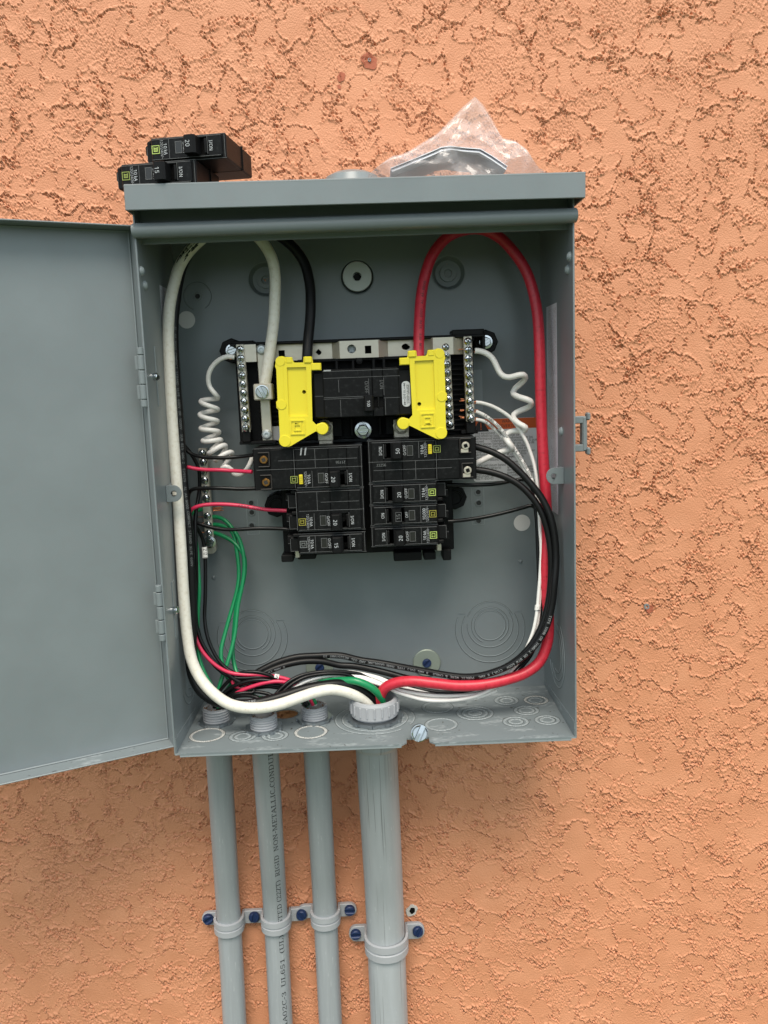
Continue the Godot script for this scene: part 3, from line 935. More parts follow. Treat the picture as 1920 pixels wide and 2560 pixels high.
func fold(g: Geo, a: Vector3, b: Vector3, out: Vector3, r: float) -> void:
	# quarter-round bend along a-b, between the sheet (towards -z) and a rim (towards out)
	var t := Transform3D(Basis(out, Vector3(0, 0, -1), out.cross(Vector3(0, 0, -1))), Vector3.ZERO)
	for k in 5:
		var u := deg_to_rad(18.0 * k)
		var w := deg_to_rad(18.0 * (k + 1))
		var nu := t.basis * Vector3(cos(u), sin(u), 0)
		var nw := t.basis * Vector3(cos(w), sin(w), 0)
		for sg in [1.0, -1.0]:
			var rr: float = r if sg > 0 else r - 0.0012
			g.tri(a + nu * rr, b + nu * rr, b + nw * rr, nu * sg, nu * sg, nw * sg)
			g.tri(a + nu * rr, b + nw * rr, a + nw * rr, nu * sg, nw * sg, nw * sg)

func build_labels(b: Node3D) -> void:
	# the warning label low on the back panel
	var g := Geo.new()
	var tl: Vector3 = Vector3(0.1131, 0.2922, 0.0004)
	var br: Vector3 = Vector3(0.1802, 0.227, 0.0004)
	var band: Vector3 = Vector3(0.1474, 0.2815, 0.0004)
	var x0 := tl.x
	var x1 := br.x
	var yt: float = (tl.y + Vector3(0.1806, 0.2929, 0.0004).y) * 0.5
	var yb := br.y
	g.prism(rect(x0, yb, x1, yt, 0.003), 0.0001, 0.0004)
	var lab := part(g, "warning_label", M.paper_label, b)
	g = Geo.new()
	g.prism(rect(x0 + 0.0002, band.y, x1 - 0.0002, yt - 0.0002), 0.0004, 0.0006)
	part(g, "orange_band", M.label_orange, lab)
	var cx := lerpf(x0, x1, 0.60)
	var bh := yt - band.y
	print_text("WARNING", bh * 0.27, M.ink_black, lab, at(Vector3(cx, yt - bh * 0.28, 0.0008)))
	print_text("ADVERTENCIA", bh * 0.27, M.ink_black, lab, at(Vector3(cx, yt - bh * 0.72, 0.0008)))
	g = Geo.new()
	var tc := Vector2(lerpf(x0, x1, 0.13), yt - bh * 0.5)
	g.prism(PackedVector2Array([tc + Vector2(-0.0085, -0.0075), tc + Vector2(0.0085, -0.0075), tc + Vector2(0, 0.0078)]), 0.0006, 0.0008)
	part(g, "alert_triangle", M.ink_black, lab)
	print_text("!", 0.007, M.label_orange, lab, at(Vector3(tc.x, tc.y - 0.0022, 0.001)))
	var left := ["This equipment is designed", "and tested by Square D to", "performance levels which", "exceed         Underwriters", "Laboratories Standards.", "Use of Other than Square D", "Circuit Breakers May", "adversely affect safety and", "performance. Damage", "caused by use of non-Square", "D circuit breakers.", "", "Using petroleum based", "solvents or spray to", "clean parts may", "adversely affect", "and impair reliability.", "40271-650-03"]
	var right := ["probado", "a nivel de", "rendimiento por los", "laboratorios de UL que", "son de uso. El uso de", "no sea de afectar", "la seguridad del", "equipo, se pierde por", "el uso de otros", "no perfectos.", "", "Al ponerse en", "contacto con", "solventes o rociado", "derivados del petroleo", "pueden negativamente", "la confiabilidad.", ""]
	var rows := left.size()
	var step := (band.y - yb - 0.004) / rows
	for k in rows:
		var y := band.y - 0.0024 - step * (k + 0.5)
		if left[k]:
			print_text(left[k], 0.0024, M.ink_black, lab, at(Vector3(x0 + 0.002, y, 0.0006)), font, 0.92, false)
		if right[k]:
			print_text(right[k], 0.0024, M.ink_black, lab, at(Vector3(lerpf(x0, x1, 0.53), y, 0.0006)), font, 0.92, false)
	# a small plain label beside the right neutral bar
	var s0: Vector3 = Vector3(0.1161, 0.3435, 0.0004)
	var s1: Vector3 = Vector3(0.1243, 0.3015, 0.0004)
	g = Geo.new()
	g.prism(rect(s0.x - 0.004, s1.y, s1.x, s0.y, 0.001), 0.0001, 0.0004)
	part(g, "grey_label", M.enamel_edge, b)
	# long fine-print labels on the two sides
	for q in [[Vector3(0.1862, 0.4027, 0.0273), Vector3(0.1862, 0.4012, 0.0749), 0.200, 1.0], [Vector3(-0.1862, 0.4303, 0.0786), Vector3(-0.1862, 0.4337, 0.0376), 0.245, -1.0]]:
		var p0: Vector3 = q[0]
		var p1: Vector3 = q[1]
		var yt2 := (p0.y + p1.y) * 0.5
		var za := minf(p0.z, p1.z)
		var zb := maxf(p0.z, p1.z)
		if q[3] < 0:
			zb = za + 0.03
		var x: float = q[3] * (W2 - 0.0018)
		g = Geo.new()
		var nn := Vector3(-q[3], 0, 0)
		var qa := Vector3(x, yt2, zb)
		var qb := Vector3(x, yt2, za)
		var qc := Vector3(x, q[2], za)
		var qd := Vector3(x, q[2], zb)
		g.tri(qa, qb, qc, nn, nn, nn, Vector2(0, 0), Vector2(1, 0), Vector2(1, 1))
		g.tri(qa, qc, qd, nn, nn, nn, Vector2(0, 0), Vector2(1, 1), Vector2(0, 1))
		part(g, "side_label", M.fineprint, b)

# ---------- breakers ----------
func emblem(h: float, mat: Material, parent: Node3D, t: Transform3D, lift := 0.0002) -> void:
	# a square frame with a squared letter in it, as moulded on the breakers and covers
	var g := Geo.new()
	var k := h * 0.5
	g.prism(cut(rect(-k, -k, k, k), [rect(-k * 0.83, -k * 0.83, k * 0.83, k * 0.83)]), 0.0, lift)
	g.prism(cut(PackedVector2Array([Vector2(-0.58, -0.52) * k, Vector2(0.50, -0.52) * k, Vector2(0.50, 0.52) * k, Vector2(-0.58, 0.52) * k, Vector2(-0.58, 0.33) * k, Vector2(-0.42, 0.33) * k, Vector2(-0.42, -0.33) * k, Vector2(-0.58, -0.33) * k]), [rect(-0.26 * k, -0.36 * k, 0.34 * k, 0.36 * k)]), 0.0, lift)
	part(g, "emblem", mat, parent, t)

func seam(pts: Array, parent: Node3D, wide := 0.00032, mat: Material = null) -> void:
	# rubbed edges of the moulding: [x0, y0, x1, y1, z] in mm
	var g := Geo.new()
	for p in pts:
		var a := Vector3(p[0], p[1], p[4]) * 0.001
		var b := Vector3(p[2], p[3], p[4]) * 0.001
		var d := b - a
		g.box((a + b) * 0.5, Vector3(maxf(absf(d.x), wide), maxf(absf(d.y), wide), 0.0003))
	part(g, "worn_seam", mat if mat else M.edge_wear, parent)

# A breaker lies along its own x: x = 0 is the inner end, the wire comes in at the outer end; y = 0 is the middle of the pole with the handle; z = 0 is the face.
func make_breaker(called: String, label: String, t: Transform3D, o: Dictionary) -> Node3D:
	var br := thing(called, label, "circuit breaker", o.get("group", "circuit breakers plugged into the panel"), t)
	var P := 0.0207
	var lo: float = -P * 0.5 + 0.0003 - P * o.get("below", 0)
	var hi: float = P * 0.5 - 0.0003 + P * o.get("above", 0)
	var L: float = o.get("len", 0.0665)
	var deep: float = o.get("deep", 0.052)
	var g := Geo.new()
	g.box(Vector3(L * 0.5 + 0.0005, (lo + hi) * 0.5, -deep * 0.5 - 0.0022), Vector3(L - 0.001, hi - lo, deep), 0.0011)
	if o.get("loose", false):
		g.box(Vector3(L + 0.002, (lo + hi) * 0.5, -0.014), Vector3(0.006, (hi - lo) * 0.9, 0.016), 0.001)
		g.box(Vector3(L * 0.5, (lo + hi) * 0.5, -deep * 0.62), Vector3(L * 1.004, (hi - lo) * 1.02, 0.0007))
	part(g, "body", M.black, br)
	# raised face, split round the handle
	var fl := 0.0042
	var fr := minf(L - 0.0012, 0.0652)
	var y0 := lo + 0.0016
	var y1 := hi - 0.0016
	g = Geo.new()
	g.box(Vector3((fl + 0.0163) * 0.5, (y0 + y1) * 0.5, -0.0014), Vector3(0.0163 - fl, y1 - y0, 0.0034), 0.0009)
	g.box(Vector3((0.0332 + fr) * 0.5, (y0 + y1) * 0.5, -0.0014), Vector3(fr - 0.0332, y1 - y0, 0.0034), 0.0009)
	g.box(Vector3(0.0247, y0 + 0.0009, -0.0014), Vector3(0.0172, 0.0018, 0.0034), 0.0005)
	g.box(Vector3(0.0247, y1 - 0.0009, -0.0014), Vector3(0.0172, 0.0018, 0.0034), 0.0005)
	var hy0 := -P * 0.5 + 0.0034
	var hy1 := P * 0.5 - 0.0034
	if y1 > hy1 + 0.006:
		g.box(Vector3(0.0247, (hy1 + y1) * 0.5, -0.0014), Vector3(0.0172, y1 - hy1, 0.0034), 0.0005)
	if y0 < hy0 - 0.006:
		g.box(Vector3(0.0247, (hy0 + y0) * 0.5, -0.0014), Vector3(0.0172, hy0 - y0, 0.0034), 0.0005)
	if L > 0.08:
		g.box(Vector3((0.0668 + L - 0.0165) * 0.5, (y0 + y1) * 0.5, -0.0016), Vector3(L - 0.0165 - 0.0668, y1 - y0, 0.003), 0.0006)
	part(g, "face_plate", M.black_face, br)
	g = Geo.new()
	g.box(Vector3(0.0247, 0, -0.0026), Vector3(0.0168, hy1 - hy0 + 0.001, 0.0008))
	part(g, "handle_well", M.well, br)
	# handle, leaning to the inner end (on) or the outer one
	var lean: float = o.get("lean", 1.0)
	var hx := 0.0277 if lean > 0 else 0.0262
	g = Geo.new()
	var hp := PackedVector2Array([Vector2(-0.0052, -0.003), Vector2(0.0052, -0.003), Vector2(0.0050 + 0.0006 * lean, 0.0095), Vector2(0.0038 + 0.0006 * lean, 0.0112), Vector2(-0.0032 + 0.0006 * lean, 0.0118), Vector2(-0.0048, 0.0098)])
	g.prism(hp, -0.0072, 0.0072, Transform3D(Basis(Vector3(1, 0, 0), Vector3(0, 0, 1), Vector3(0, -1, 0)), Vector3(hx, 0, 0)), 0.0006)
	g.box(Vector3(0.0178, 0, -0.0005), Vector3(0.0022, 0.0118, 0.0040), 0.0005)
	var hd := part(g, "handle", M.black, br)
	var up := rz(90)
	print_text(o.amps, 0.0034, M.ink_white if not o.get("faint", false) else M.ink_dull, hd, Transform3D(up * Basis(Vector3(1, 0, 0), 0.0), Vector3(hx + 0.0016, 0, 0.0121)))
	if o.get("faint", false):
		g = Geo.new()
		g.prism(cut(rect(-0.0028, -0.0044, 0.0028, 0.0044), [rect(-0.0025, -0.0041, 0.0025, 0.0041)]), 0, 0.0002, at(Vector3(hx + 0.0016, 0, 0.0119)))
		part(g, "handle_mark", M.edge_wear, hd)
	print_text(o.get("on", "I/ON"), 0.0028, M.ink_white, br, Transform3D(up, Vector3(0.0133, 0, 0.0005)), font, 1.0)
	print_text(o.get("off", "O/OFF"), 0.0025, M.ink_white, br, Transform3D(up, Vector3(0.0361, 0, 0.0005)), font, 1.0)
	g = Geo.new()
	g.prism(cut(rect(0.0382, -0.0054, 0.0440, 0.0042), [rect(0.0386, -0.0050, 0.0436, 0.0038)]), 0.0003, 0.0007)
	part(g, "window_frame", M.edge_wear, br)
	g = Geo.new()
	g.prism(rect(0.0386, -0.0050, 0.0436, 0.0038), 0.0003, 0.0005)
	part(g, "window", M.window, br)
	print_text(o.get("rating", "10 kA"), 0.0027, M.ink_white, br, Transform3D(up, Vector3(0.0528, 0, 0.0005)), font, 1.0)
	print_text("120/240V~", 0.0014, M.ink_grey, br, Transform3D(up, Vector3(0.0559, 0, 0.0005)), font, 1.0)
	var ex := 0.0611
	if o.get("test", false):
		g = Geo.new()
		g.box(Vector3(0.0602, 0, 0.0008), Vector3(0.0036, 0.0092, 0.0022), 0.0005)
		var tb := part(g, "test_button", M.yellow_button, br)
		print_text("TEST", 0.0017, M.ink_gold, tb, Transform3D(up, Vector3(0.0602, 0, 0.0021)))
		ex = 0.0668
	emblem(0.0068, o.get("logo", M.ink_lime), br, Transform3D(up, Vector3(ex, 0, 0.0005)))
	if o.has("mark"):
		print_text(o.mark, 0.0024, M.ink_dull, br, Transform3D(Basis.IDENTITY if o.get("mark_flip", false) == false else rz(180), Vector3(o.get("mark_x", 0.016), o.get("mark_y", -0.008), 0.0005)), font, 1.0)
	# rubbed edges
	var a := lo * 1000.0
	var c := hi * 1000.0
	var lm := L * 1000.0
	var q := [[fl * 1000 + 0.8, y1 * 1000 - 0.5, fr * 1000 - 0.6, y1 * 1000 - 0.5, 0.3], [fl * 1000 + 0.4, y0 * 1000 + 0.5, fr * 1000 - 0.3, y0 * 1000 + 0.5, 0.3], [0.8, c - 0.4, lm - 1.0, c - 0.4, -2.4], [1.0, a + 0.4, lm - 1.0, a + 0.4, -2.4], [2.2, a + 1.0, 2.2, c - 1.0, -2.2], [16.2, -7.6, 16.2, 6.4, 0.3], [49.5, -7.8, 49.5, 7.8, 0.3]]
	if c - a > 30.0:
		var mid := P * 500.0 if o.get("above", 0) > 0 else -P * 500.0
		q.append_array([[1.5, mid, lm - 3.0, mid, 0.3], [46.0, mid, 46.0, c - 2.0 if mid > 0 else a + 2.0, 0.3], [66.0, a + 2.0, 66.0, c - 2.0, 0.3], [6.0, mid + (8.0 if mid > 0 else -8.0), lm - 24.0, mid + (8.0 if mid > 0 else -8.0), 0.25]])
	seam(q, br)
	return br

func outer_lug(br: Node3D, L: float, y: float) -> void:
	# stepped end of a one-pole breaker, where the wire goes in
	var g := Geo.new()
	g.box(Vector3(L + 0.0035, y + 0.0012, -0.020), Vector3(0.009, 0.0140, 0.026), 0.001)
	g.box(Vector3(L + 0.0070, y - 0.0030, -0.024), Vector3(0.008, 0.0080, 0.026), 0.0009)
	g.box(Vector3(L + 0.0020, y - 0.0078, -0.012), Vector3(0.006, 0.0034, 0.014), 0.0007)
	part(g, "terminal_housing", M.black, br)
	seam([[L * 1000 + 0.5, y * 1000 + 7.6, L * 1000 + 7.4, y * 1000 + 7.6, -6.8], [L * 1000 + 7.6, y * 1000 - 4.6, L * 1000 + 7.6, y * 1000 + 7.6, -6.8], [L * 1000 + 3.6, y * 1000 + 0.6, L * 1000 + 10.4, y * 1000 + 0.6, -10.8]], br)

func terminal(br: Node3D, x: float, y: float, brass: bool) -> void:
	# an open terminal pocket with its screw
	var g := Geo.new()
	g.box(Vector3(x, y, -0.0012), Vector3(0.0098, 0.0122, 0.0024))
	part(g, "terminal_pocket", M.well, br)
	g = Geo.new()
	g.box(Vector3(x - 0.0052, y, -0.0004), Vector3(0.0010, 0.0130, 0.0032), 0.0003)
	g.box(Vector3(x, y - 0.0066, -0.0004), Vector3(0.0106, 0.0010, 0.0032), 0.0003)
	g.box(Vector3(x, y + 0.0066, -0.0004), Vector3(0.0106, 0.0010, 0.0032), 0.0003)
	part(g, "pocket_rim", M.dusty_black, br)
	g = Geo.new()
	g.lathe([Vector2(0.0038, -0.001), Vector2(0.0038, 0.0009), Vector2(0.0032, 0.0015), Vector2(0.0019, 0.0015), Vector2(0.0017, 0.0002), Vector2(0, 0.0002)], at(Vector3(x, y, 0.0004)), 18)
	if not brass:
		g.box(Vector3(x - 0.001, y - 0.005, 0.0005), Vector3(0.0072, 0.0040, 0.0012), 0.0003)
	part(g, "terminal_screw", M.brass if brass else M.bus, br)
	g = Geo.new()
	g.prism(rect(-0.0017, -0.0017, 0.0017, 0.0017), 0.0003, 0.0020, at(Vector3(x, y, 0), rz(20)))
	part(g, "screw_socket", M.well if not brass else M.dusty_black, br)

func build_breakers() -> void:
	var z := 0.085
	var flip := rz(180)
	var b: Node3D
	# right column
	b = make_breaker("circuit_breaker", "wide two pole black breaker marked 50 with yellow test button, top of the right column", at(Vector3(0.0018, 0.2697, z)), {"below": 1, "len": 0.1044, "amps": "50", "test": true, "logo": M.ink_lime, "mark": "22256", "mark_x": 0.0135, "mark_y": -0.0135})
	terminal(b, 0.0940, 0.0020, false)
	terminal(b, 0.0955, -0.0215, false)
	b = make_breaker("circuit_breaker", "single pole black breaker marked 20 directly under the wide 50 breaker on the right", at(Vector3(0.0018, 0.2285, z)), {"amps": "20", "logo": M.ink_bright})
	outer_lug(b, 0.0665, 0)
	b = make_breaker("circuit_breaker", "single pole black breaker with plain ON and OFF and an unreadable handle mark", at(Vector3(0.0018, 0.2077, z)), {"amps": "15", "faint": true, "on": "ON", "off": "OFF", "rating": "10,000", "logo": M.ink_gold, "lean": -1.0})
	outer_lug(b, 0.0665, 0)
	b = make_breaker("circuit_breaker", "single pole black breaker marked 20 with bright lime emblem, bottom of the right column", at(Vector3(0.0018, 0.1870, z)), {"amps": "20", "logo": M.ink_bright})
	outer_lug(b, 0.0665, 0)
	# left column, turned round
	b = make_breaker("circuit_breaker", "wide two pole black breaker marked 20 with yellow test button and two open brass terminals", at(Vector3(-0.0012, 0.2457, z), flip), {"below": 1, "len": 0.1050, "amps": "20", "test": true, "logo": M.ink_lime, "mark": "21156", "mark_x": 0.022, "mark_y": -0.0150})
	terminal(b, 0.0935, 0.0015, true)
	terminal(b, 0.0945, -0.0200, true)
	var g := Geo.new()
	for k in 2:
		g.prism(PackedVector2Array([Vector2(0, 0), Vector2(0.0012, 0.0001), Vector2(0.0026, 0.0072), Vector2(0.0009, 0.0068)]), 0, 0.0002, at(Vector3(0.060 - 0.0040 * k, -0.0228, 0.0006), flip))
	part(g, "chalk_mark", M.ink_grey, b)
	b = make_breaker("circuit_breaker", "double width black breaker marked 20 with a blank upper half, middle of the left column", at(Vector3(-0.0012, 0.2047, z), flip), {"below": 1, "amps": "20", "logo": M.ink_gold})
	outer_lug(b, 0.0665, 0)
	outer_lug(b, 0.0665, -0.0207)
	b = make_breaker("circuit_breaker", "single pole black breaker marked 15, bottom of the left column", at(Vector3(-0.0012, 0.1829, z), flip), {"amps": "15", "logo": M.ink_dull})
	outer_lug(b, 0.0665, 0)
	build_main()

func build_main() -> void:
	var x0 := -0.0456
	var x1 := 0.0466
	var y0 := 0.3026
	var y1 := 0.3455
	var m := thing("main_breaker", "large black main breaker marked 100 between the two yellow covers", "circuit breaker", "", at(Vector3(0, 0, 0.088)))
	var g := Geo.new()
	g.box(Vector3((x0 + x1) * 0.5, (y0 + y1) * 0.5, -0.027), Vector3(x1 - x0, y1 - y0, 0.050), 0.0013)
	part(g, "body", M.black, m)
	var a: Vector3 = Vector3(-0.0363, 0.3475, 0.088)
	var c: Vector3 = Vector3(0.0345, 0.3027, 0.088)
	g = Geo.new()
	var w0: Vector3 = Vector3(0.01, 0.3205, 0.088)
	var w1: Vector3 = Vector3(0.0194, 0.3105, 0.088)
	g.box(Vector3((a.x + w0.x) * 0.5, (a.y + c.y) * 0.5, -0.0010), Vector3(w0.x - a.x, a.y - c.y, 0.0034), 0.0009)
	g.box(Vector3((w1.x + c.x) * 0.5, (a.y + c.y) * 0.5, -0.0010), Vector3(c.x - w1.x, a.y - c.y, 0.0034), 0.0009)
	g.box(Vector3((w0.x + w1.x) * 0.5, (a.y + w0.y) * 0.5, -0.0010), Vector3(w1.x - w0.x, a.y - w0.y, 0.0034), 0.0004)
	g.box(Vector3((w0.x + w1.x) * 0.5, (c.y + w1.y) * 0.5, -0.0010), Vector3(w1.x - w0.x, w1.y - c.y, 0.0034), 0.0004)
	part(g, "face_plate", M.black_face, m)
	g = Geo.new()
	g.box(Vector3((w0.x + w1.x) * 0.5, (w0.y + w1.y) * 0.5, -0.0022), Vector3(w1.x - w0.x + 0.001, w0.y - w1.y + 0.001, 0.0006))
	part(g, "handle_well", M.well, m)
	var hc: Vector3 = Vector3(0.0057, 0.3151, 0.096)
	g = Geo.new()
	g.prism(PackedVector2Array([Vector2(-0.0045, -0.002), Vector2(0.0047, -0.002), Vector2(0.0044, 0.0105), Vector2(0.0032, 0.0118), Vector2(-0.0034, 0.0118), Vector2(-0.0044, 0.0106)]), -0.0071, 0.0071, Transform3D(Basis(Vector3(1, 0, 0), Vector3(0, 0, 1), Vector3(0, -1, 0)), Vector3(hc.x, hc.y, 0)), 0.0006)
	g.box(Vector3(lerpf(w0.x, w1.x, 0.52), (w0.y + w1.y) * 0.5, -0.0005), Vector3(0.0016, 0.0098, 0.0040), 0.0004)
	var h := part(g, "handle", M.black, m)
	print_text("100", 0.0026, M.ink_white, h, Transform3D(rz(-90), Vector3(hc.x - 0.0002, hc.y, 0.0121)))
	var o0: Vector3 = Vector3(0.0042, 0.33, 0.088)
	var o1: Vector3 = Vector3(0.0182, 0.3309, 0.088)
	print_text("O/OFF", 0.0030, M.edge_wear, m, Transform3D(rz(-90), Vector3(o0.x, o0.y, 0.0009)), font, 0.95)
	print_text("I/ON", 0.0030, M.edge_wear, m, Transform3D(rz(-90), Vector3(o1.x, o1.y + 0.001, 0.0009)), font, 0.95)
	# the strip gauge sticker
	var s: Vector3 = Vector3(0.0411, 0.3224, 0.088)
	g = Geo.new()
	g.prism(rect(-0.0039, -0.0118, 0.0039, 0.0118, 0.0034), -0.0019, -0.0012, at(s - Vector3(0, 0, 0.088)))
	var st := part(g, "gauge_sticker", M.ink_white, m)
	print_text("3/4 in.", 0.0016, M.ink_black, st, Transform3D(rz(90), Vector3(s.x - 0.0016, s.y - 0.0002, -0.0010)))
	print_text("STRIP GAUGE", 0.0017, M.ink_black, st, Transform3D(rz(90), Vector3(s.x + 0.0018, s.y, -0.0010)), font, 0.93)
	for k in [-1.0, 1.0]:
		g = Geo.new()
		var t := at(Vector3(s.x - 0.0015, s.y, 0))
		g.box(Vector3(0, k * 0.0064, -0.0010), Vector3(0.0004, 0.0036, 0.0002), 0.0, t)
		g.box(Vector3(0, k * 0.0098, -0.0010), Vector3(0.0020, 0.0004, 0.0002), 0.0, t)
		g.prism(PackedVector2Array([Vector2(-0.0008, k * 0.0078), Vector2(0.0008, k * 0.0078), Vector2(0, k * 0.0097)]), -0.0011, -0.0009, t)
		part(g, "gauge_arrow", M.ink_black, st)
	var q := []
	for e in [[Vector3(-0.0356, 0.3397, 0.088), Vector3(0.0356, 0.3393, 0.088)], [Vector3(-0.0358, 0.3219, 0.088), Vector3(0.001, 0.3216, 0.088)], [Vector3(-0.0362, 0.3205, 0.088), Vector3(0.0013, 0.3201, 0.088)], [Vector3(0.0201, 0.3194, 0.088), Vector3(0.0349, 0.3196, 0.088)], [Vector3(-0.0361, 0.3459, 0.088), Vector3(0.0347, 0.3456, 0.088)]]:
		var ym: float = (e[0].y + e[1].y) * 500.0
		q.append([e[0].x * 1000, ym, e[1].x * 1000, ym, 0.75])
	for e in [[Vector3(-0.0216, 0.3377, 0.088), Vector3(-0.0219, 0.3263, 0.088)], [Vector3(-0.0206, 0.3192, 0.088), Vector3(-0.0207, 0.3037, 0.088)], [Vector3(0.0213, 0.319, 0.088), Vector3(0.0213, 0.3036, 0.088)], [Vector3(0.0064, 0.3381, 0.088), Vector3(0.0065, 0.3228, 0.088)], [Vector3(0.0204, 0.3383, 0.088), Vector3(0.0202, 0.3219, 0.088)]]:
		q.append([e[0].x * 1000, e[0].y * 1000, e[0].x * 1000, e[1].y * 1000, 0.75])
	q.append([x0 * 1000 + 1.0, 323.2, a.x * 1000, 323.2, -1.9])
	seam(q, m, 0.0003)
	g = Geo.new()
	g.box(Vector3(-0.0317, 0.3465, 0.0889) - Vector3(0, 0, 0.088), Vector3(0.0068, 0.0014, 0.0006), 0.0002)
	part(g, "scuff", M.ink_grey, m)

func yellow_cover(t: Transform3D, s: float, hole_y: float, label: String) -> void:
	# local origin near the top of the plate; s = -1 mirrors it
	var o := thing("yellow_terminal_cover", label, "terminal cover", "yellow covers beside the main breaker", t)
	var P := PackedVector2Array()
	for q in [[-17.5, -1.5], [-17.0, 1.5], [-14.5, 3.8], [-11.0, 4.2], [-8.0, 3.2], [-5.0, 3.2], [-2.0, 2.0], [-1.0, -1.0], [0.0, -2.0], [8.0, -2.0], [8.4, 3.0], [16.2, 3.0], [17.0, -2.8], [24.4, -2.8], [24.4, -9.5], [15.0, -9.5], [14.5, -56.0], [17.8, -59.5], [19.5, -58.7], [23.5, -57.8], [27.4, -59.5], [29.1, -63.4], [27.6, -67.2], [23.5, -69.0], [19.4, -67.2], [17.6, -65.5], [-6.0, -78.5], [-9.0, -79.6], [-13.0, -79.3], [-16.5, -77.0], [-17.4, -73.0], [-16.4, -70.0], [-16.6, -45.0], [-18.4, -43.0], [-18.5, -37.5], [-16.7, -35.5], [-17.0, -8.0], [-18.2, -5.0]]:
		P.append(Vector2(q[0] * s, q[1]) * 0.001)
	var wx0 := minf(-0.0073 * s, 0.0104 * s)
	var wx1 := maxf(-0.0073 * s, 0.0104 * s)
	var g := Geo.new()
	g.prism(cut(P, [rect(wx0, -0.0515, wx1, -0.0062)]), -0.0030, 0.0, Transform3D.IDENTITY, 0.0)
	part(g, "plate", M.yellow, o)
	g = Geo.new()
	g.prism(cut(rect(wx0 - 0.0004, -0.0519, wx1 + 0.0004, -0.0058), [circle(Vector2(0.0076 * s, hole_y), 0.0018, 16)]), -0.0046, -0.0022)
	part(g, "sunken_panel", M.yellow, o)
	g = Geo.new()
	g.box(Vector3(-0.0140 * s, -0.0195, 0.0002), Vector3(0.0062, 0.036, 0.0004), 0.0)
	part(g, "spine", M.yellow, o)
	g = Geo.new()
	g.box(Vector3(-0.0135 * s, -0.0570, 0.0000), Vector3(0.0058, 0.030, 0.0003), 0.0)
	part(g, "spine", M.yellow, o)
	g = Geo.new()
	g.lathe([Vector2(0.0046, -0.003), Vector2(0.0046, 0.0005), Vector2(0.0044, 0.0007), Vector2(0, 0.0007)], at(Vector3(-0.0136 * s, -0.0402, 0)), 20)
	part(g, "boss", M.yellow, o)
	g = Geo.new()
	g.lathe([Vector2(0.0044, -0.003), Vector2(0.0044, 0.0005), Vector2(0.0042, 0.0007), Vector2(0, 0.0007)], at(Vector3(-0.0132 * s, -0.0006, 0)), 20)
	part(g, "boss", M.yellow, o)
	g = Geo.new()
	g.lathe([Vector2(0.0054, -0.003), Vector2(0.0054, 0.0005), Vector2(0.0052, 0.0007), Vector2(0, 0.0007)], at(Vector3(-0.0118 * s, -0.0740, 0)), 20)
	part(g, "boss", M.yellow, o)
	g = Geo.new()
	g.box(Vector3(-0.0050 * s, 0.0002, -0.0015), Vector3(0.0064, 0.0058, 0.004), 0.0008)
	part(g, "clip", M.yellow, o)
	g = Geo.new()
	g.box(Vector3(0.0124 * s, 0.0002, -0.0006), Vector3(0.0076, 0.0062, 0.004), 0.0009)
	part(g, "clip", M.yellow, o)
	g = Geo.new()
	g.box(Vector3(0.0196 * s, -0.0062, -0.0006), Vector3(0.0092, 0.0064, 0.003), 0.0006)
	part(g, "clip", M.yellow, o)
	g = Geo.new()
	g.lathe([Vector2(0.0056, -0.026), Vector2(0.0056, 0.0004), Vector2(0.0050, 0.0009), Vector2(0, 0.0010)], at(Vector3(0.0235 * s, -0.0634, 0)), 28)
	part(g, "tongue", M.yellow, o)
	g = Geo.new()
	g.box(Vector3((wx0 + wx1) * 0.5, -0.030, -0.026), Vector3(0.0225, 0.050, 0.040), 0.001)
	part(g, "skirt", M.yellow, o)
	emblem(0.0136, M.yellow, o, Transform3D(rz(-90.0 * s), Vector3(0.0005 * s, -0.0615, 0)), 0.0010)

# ---------- the panel's frame ----------
func neutral_bar(parent: Node3D, a: Vector3, b: Vector3, n: int, skip: Array, w: float, first := 0.0, last := 1.0) -> Node3D:
	var mid := (a + b) * 0.5
	var l := a.distance_to(b)
	var t := Transform3D(facing(Vector3(0, 0, 1), (a - b).normalized()), mid)
	t.basis = Basis((a - b).normalized().cross(Vector3(0, 0, 1)), (a - b).normalized(), Vector3(0, 0, 1))
	var g := Geo.new()
	g.box(Vector3(0, 0, -0.004), Vector3(w, l + 0.010, 0.008), 0.0007)
	var o := part(g, "terminal_bar", M.alu, parent, t)
	var r := RandomNumberGenerator.new()
	r.seed = n * 31 + int(a.x * 1e4)
	for k in n:
		if k in skip:
			continue
		var y := lerpf(l * 0.5, -l * 0.5, float(k) / (n - 1))
		put(screw_mesh("terminal"), "screw", o, Transform3D(rz(r.randf() * 360.0) * Basis(Vector3(1, 0, 0), r.randf_range(-0.12, 0.12)), Vector3(0, y, r.randf_range(0.0002, 0.0016))).scaled_local(Vector3.ONE * 1.13))
	return o

func strands(p: Vector3, dir: Vector3, parent: Node3D, sd: int, n := 6, l := 0.006) -> void:
	var r := RandomNumberGenerator.new()
	r.seed = sd
	var g := Geo.new()
	for k in n:
		var s := p + Vector3(0, r.randf_range(-0.0017, 0.0017), r.randf_range(-0.0010, 0.0010))
		var e := s + dir * l * r.randf_range(0.7, 1.1) + Vector3(0, r.randf_range(-0.0008, 0.0008), r.randf_range(-0.0005, 0.0009))
		g.sweep(PackedVector3Array([s, (s + e) * 0.5 + Vector3(0, 0.0001, 0), e]), [0.00042], 6)
	part(g, "copper_strands", M.copper, parent)

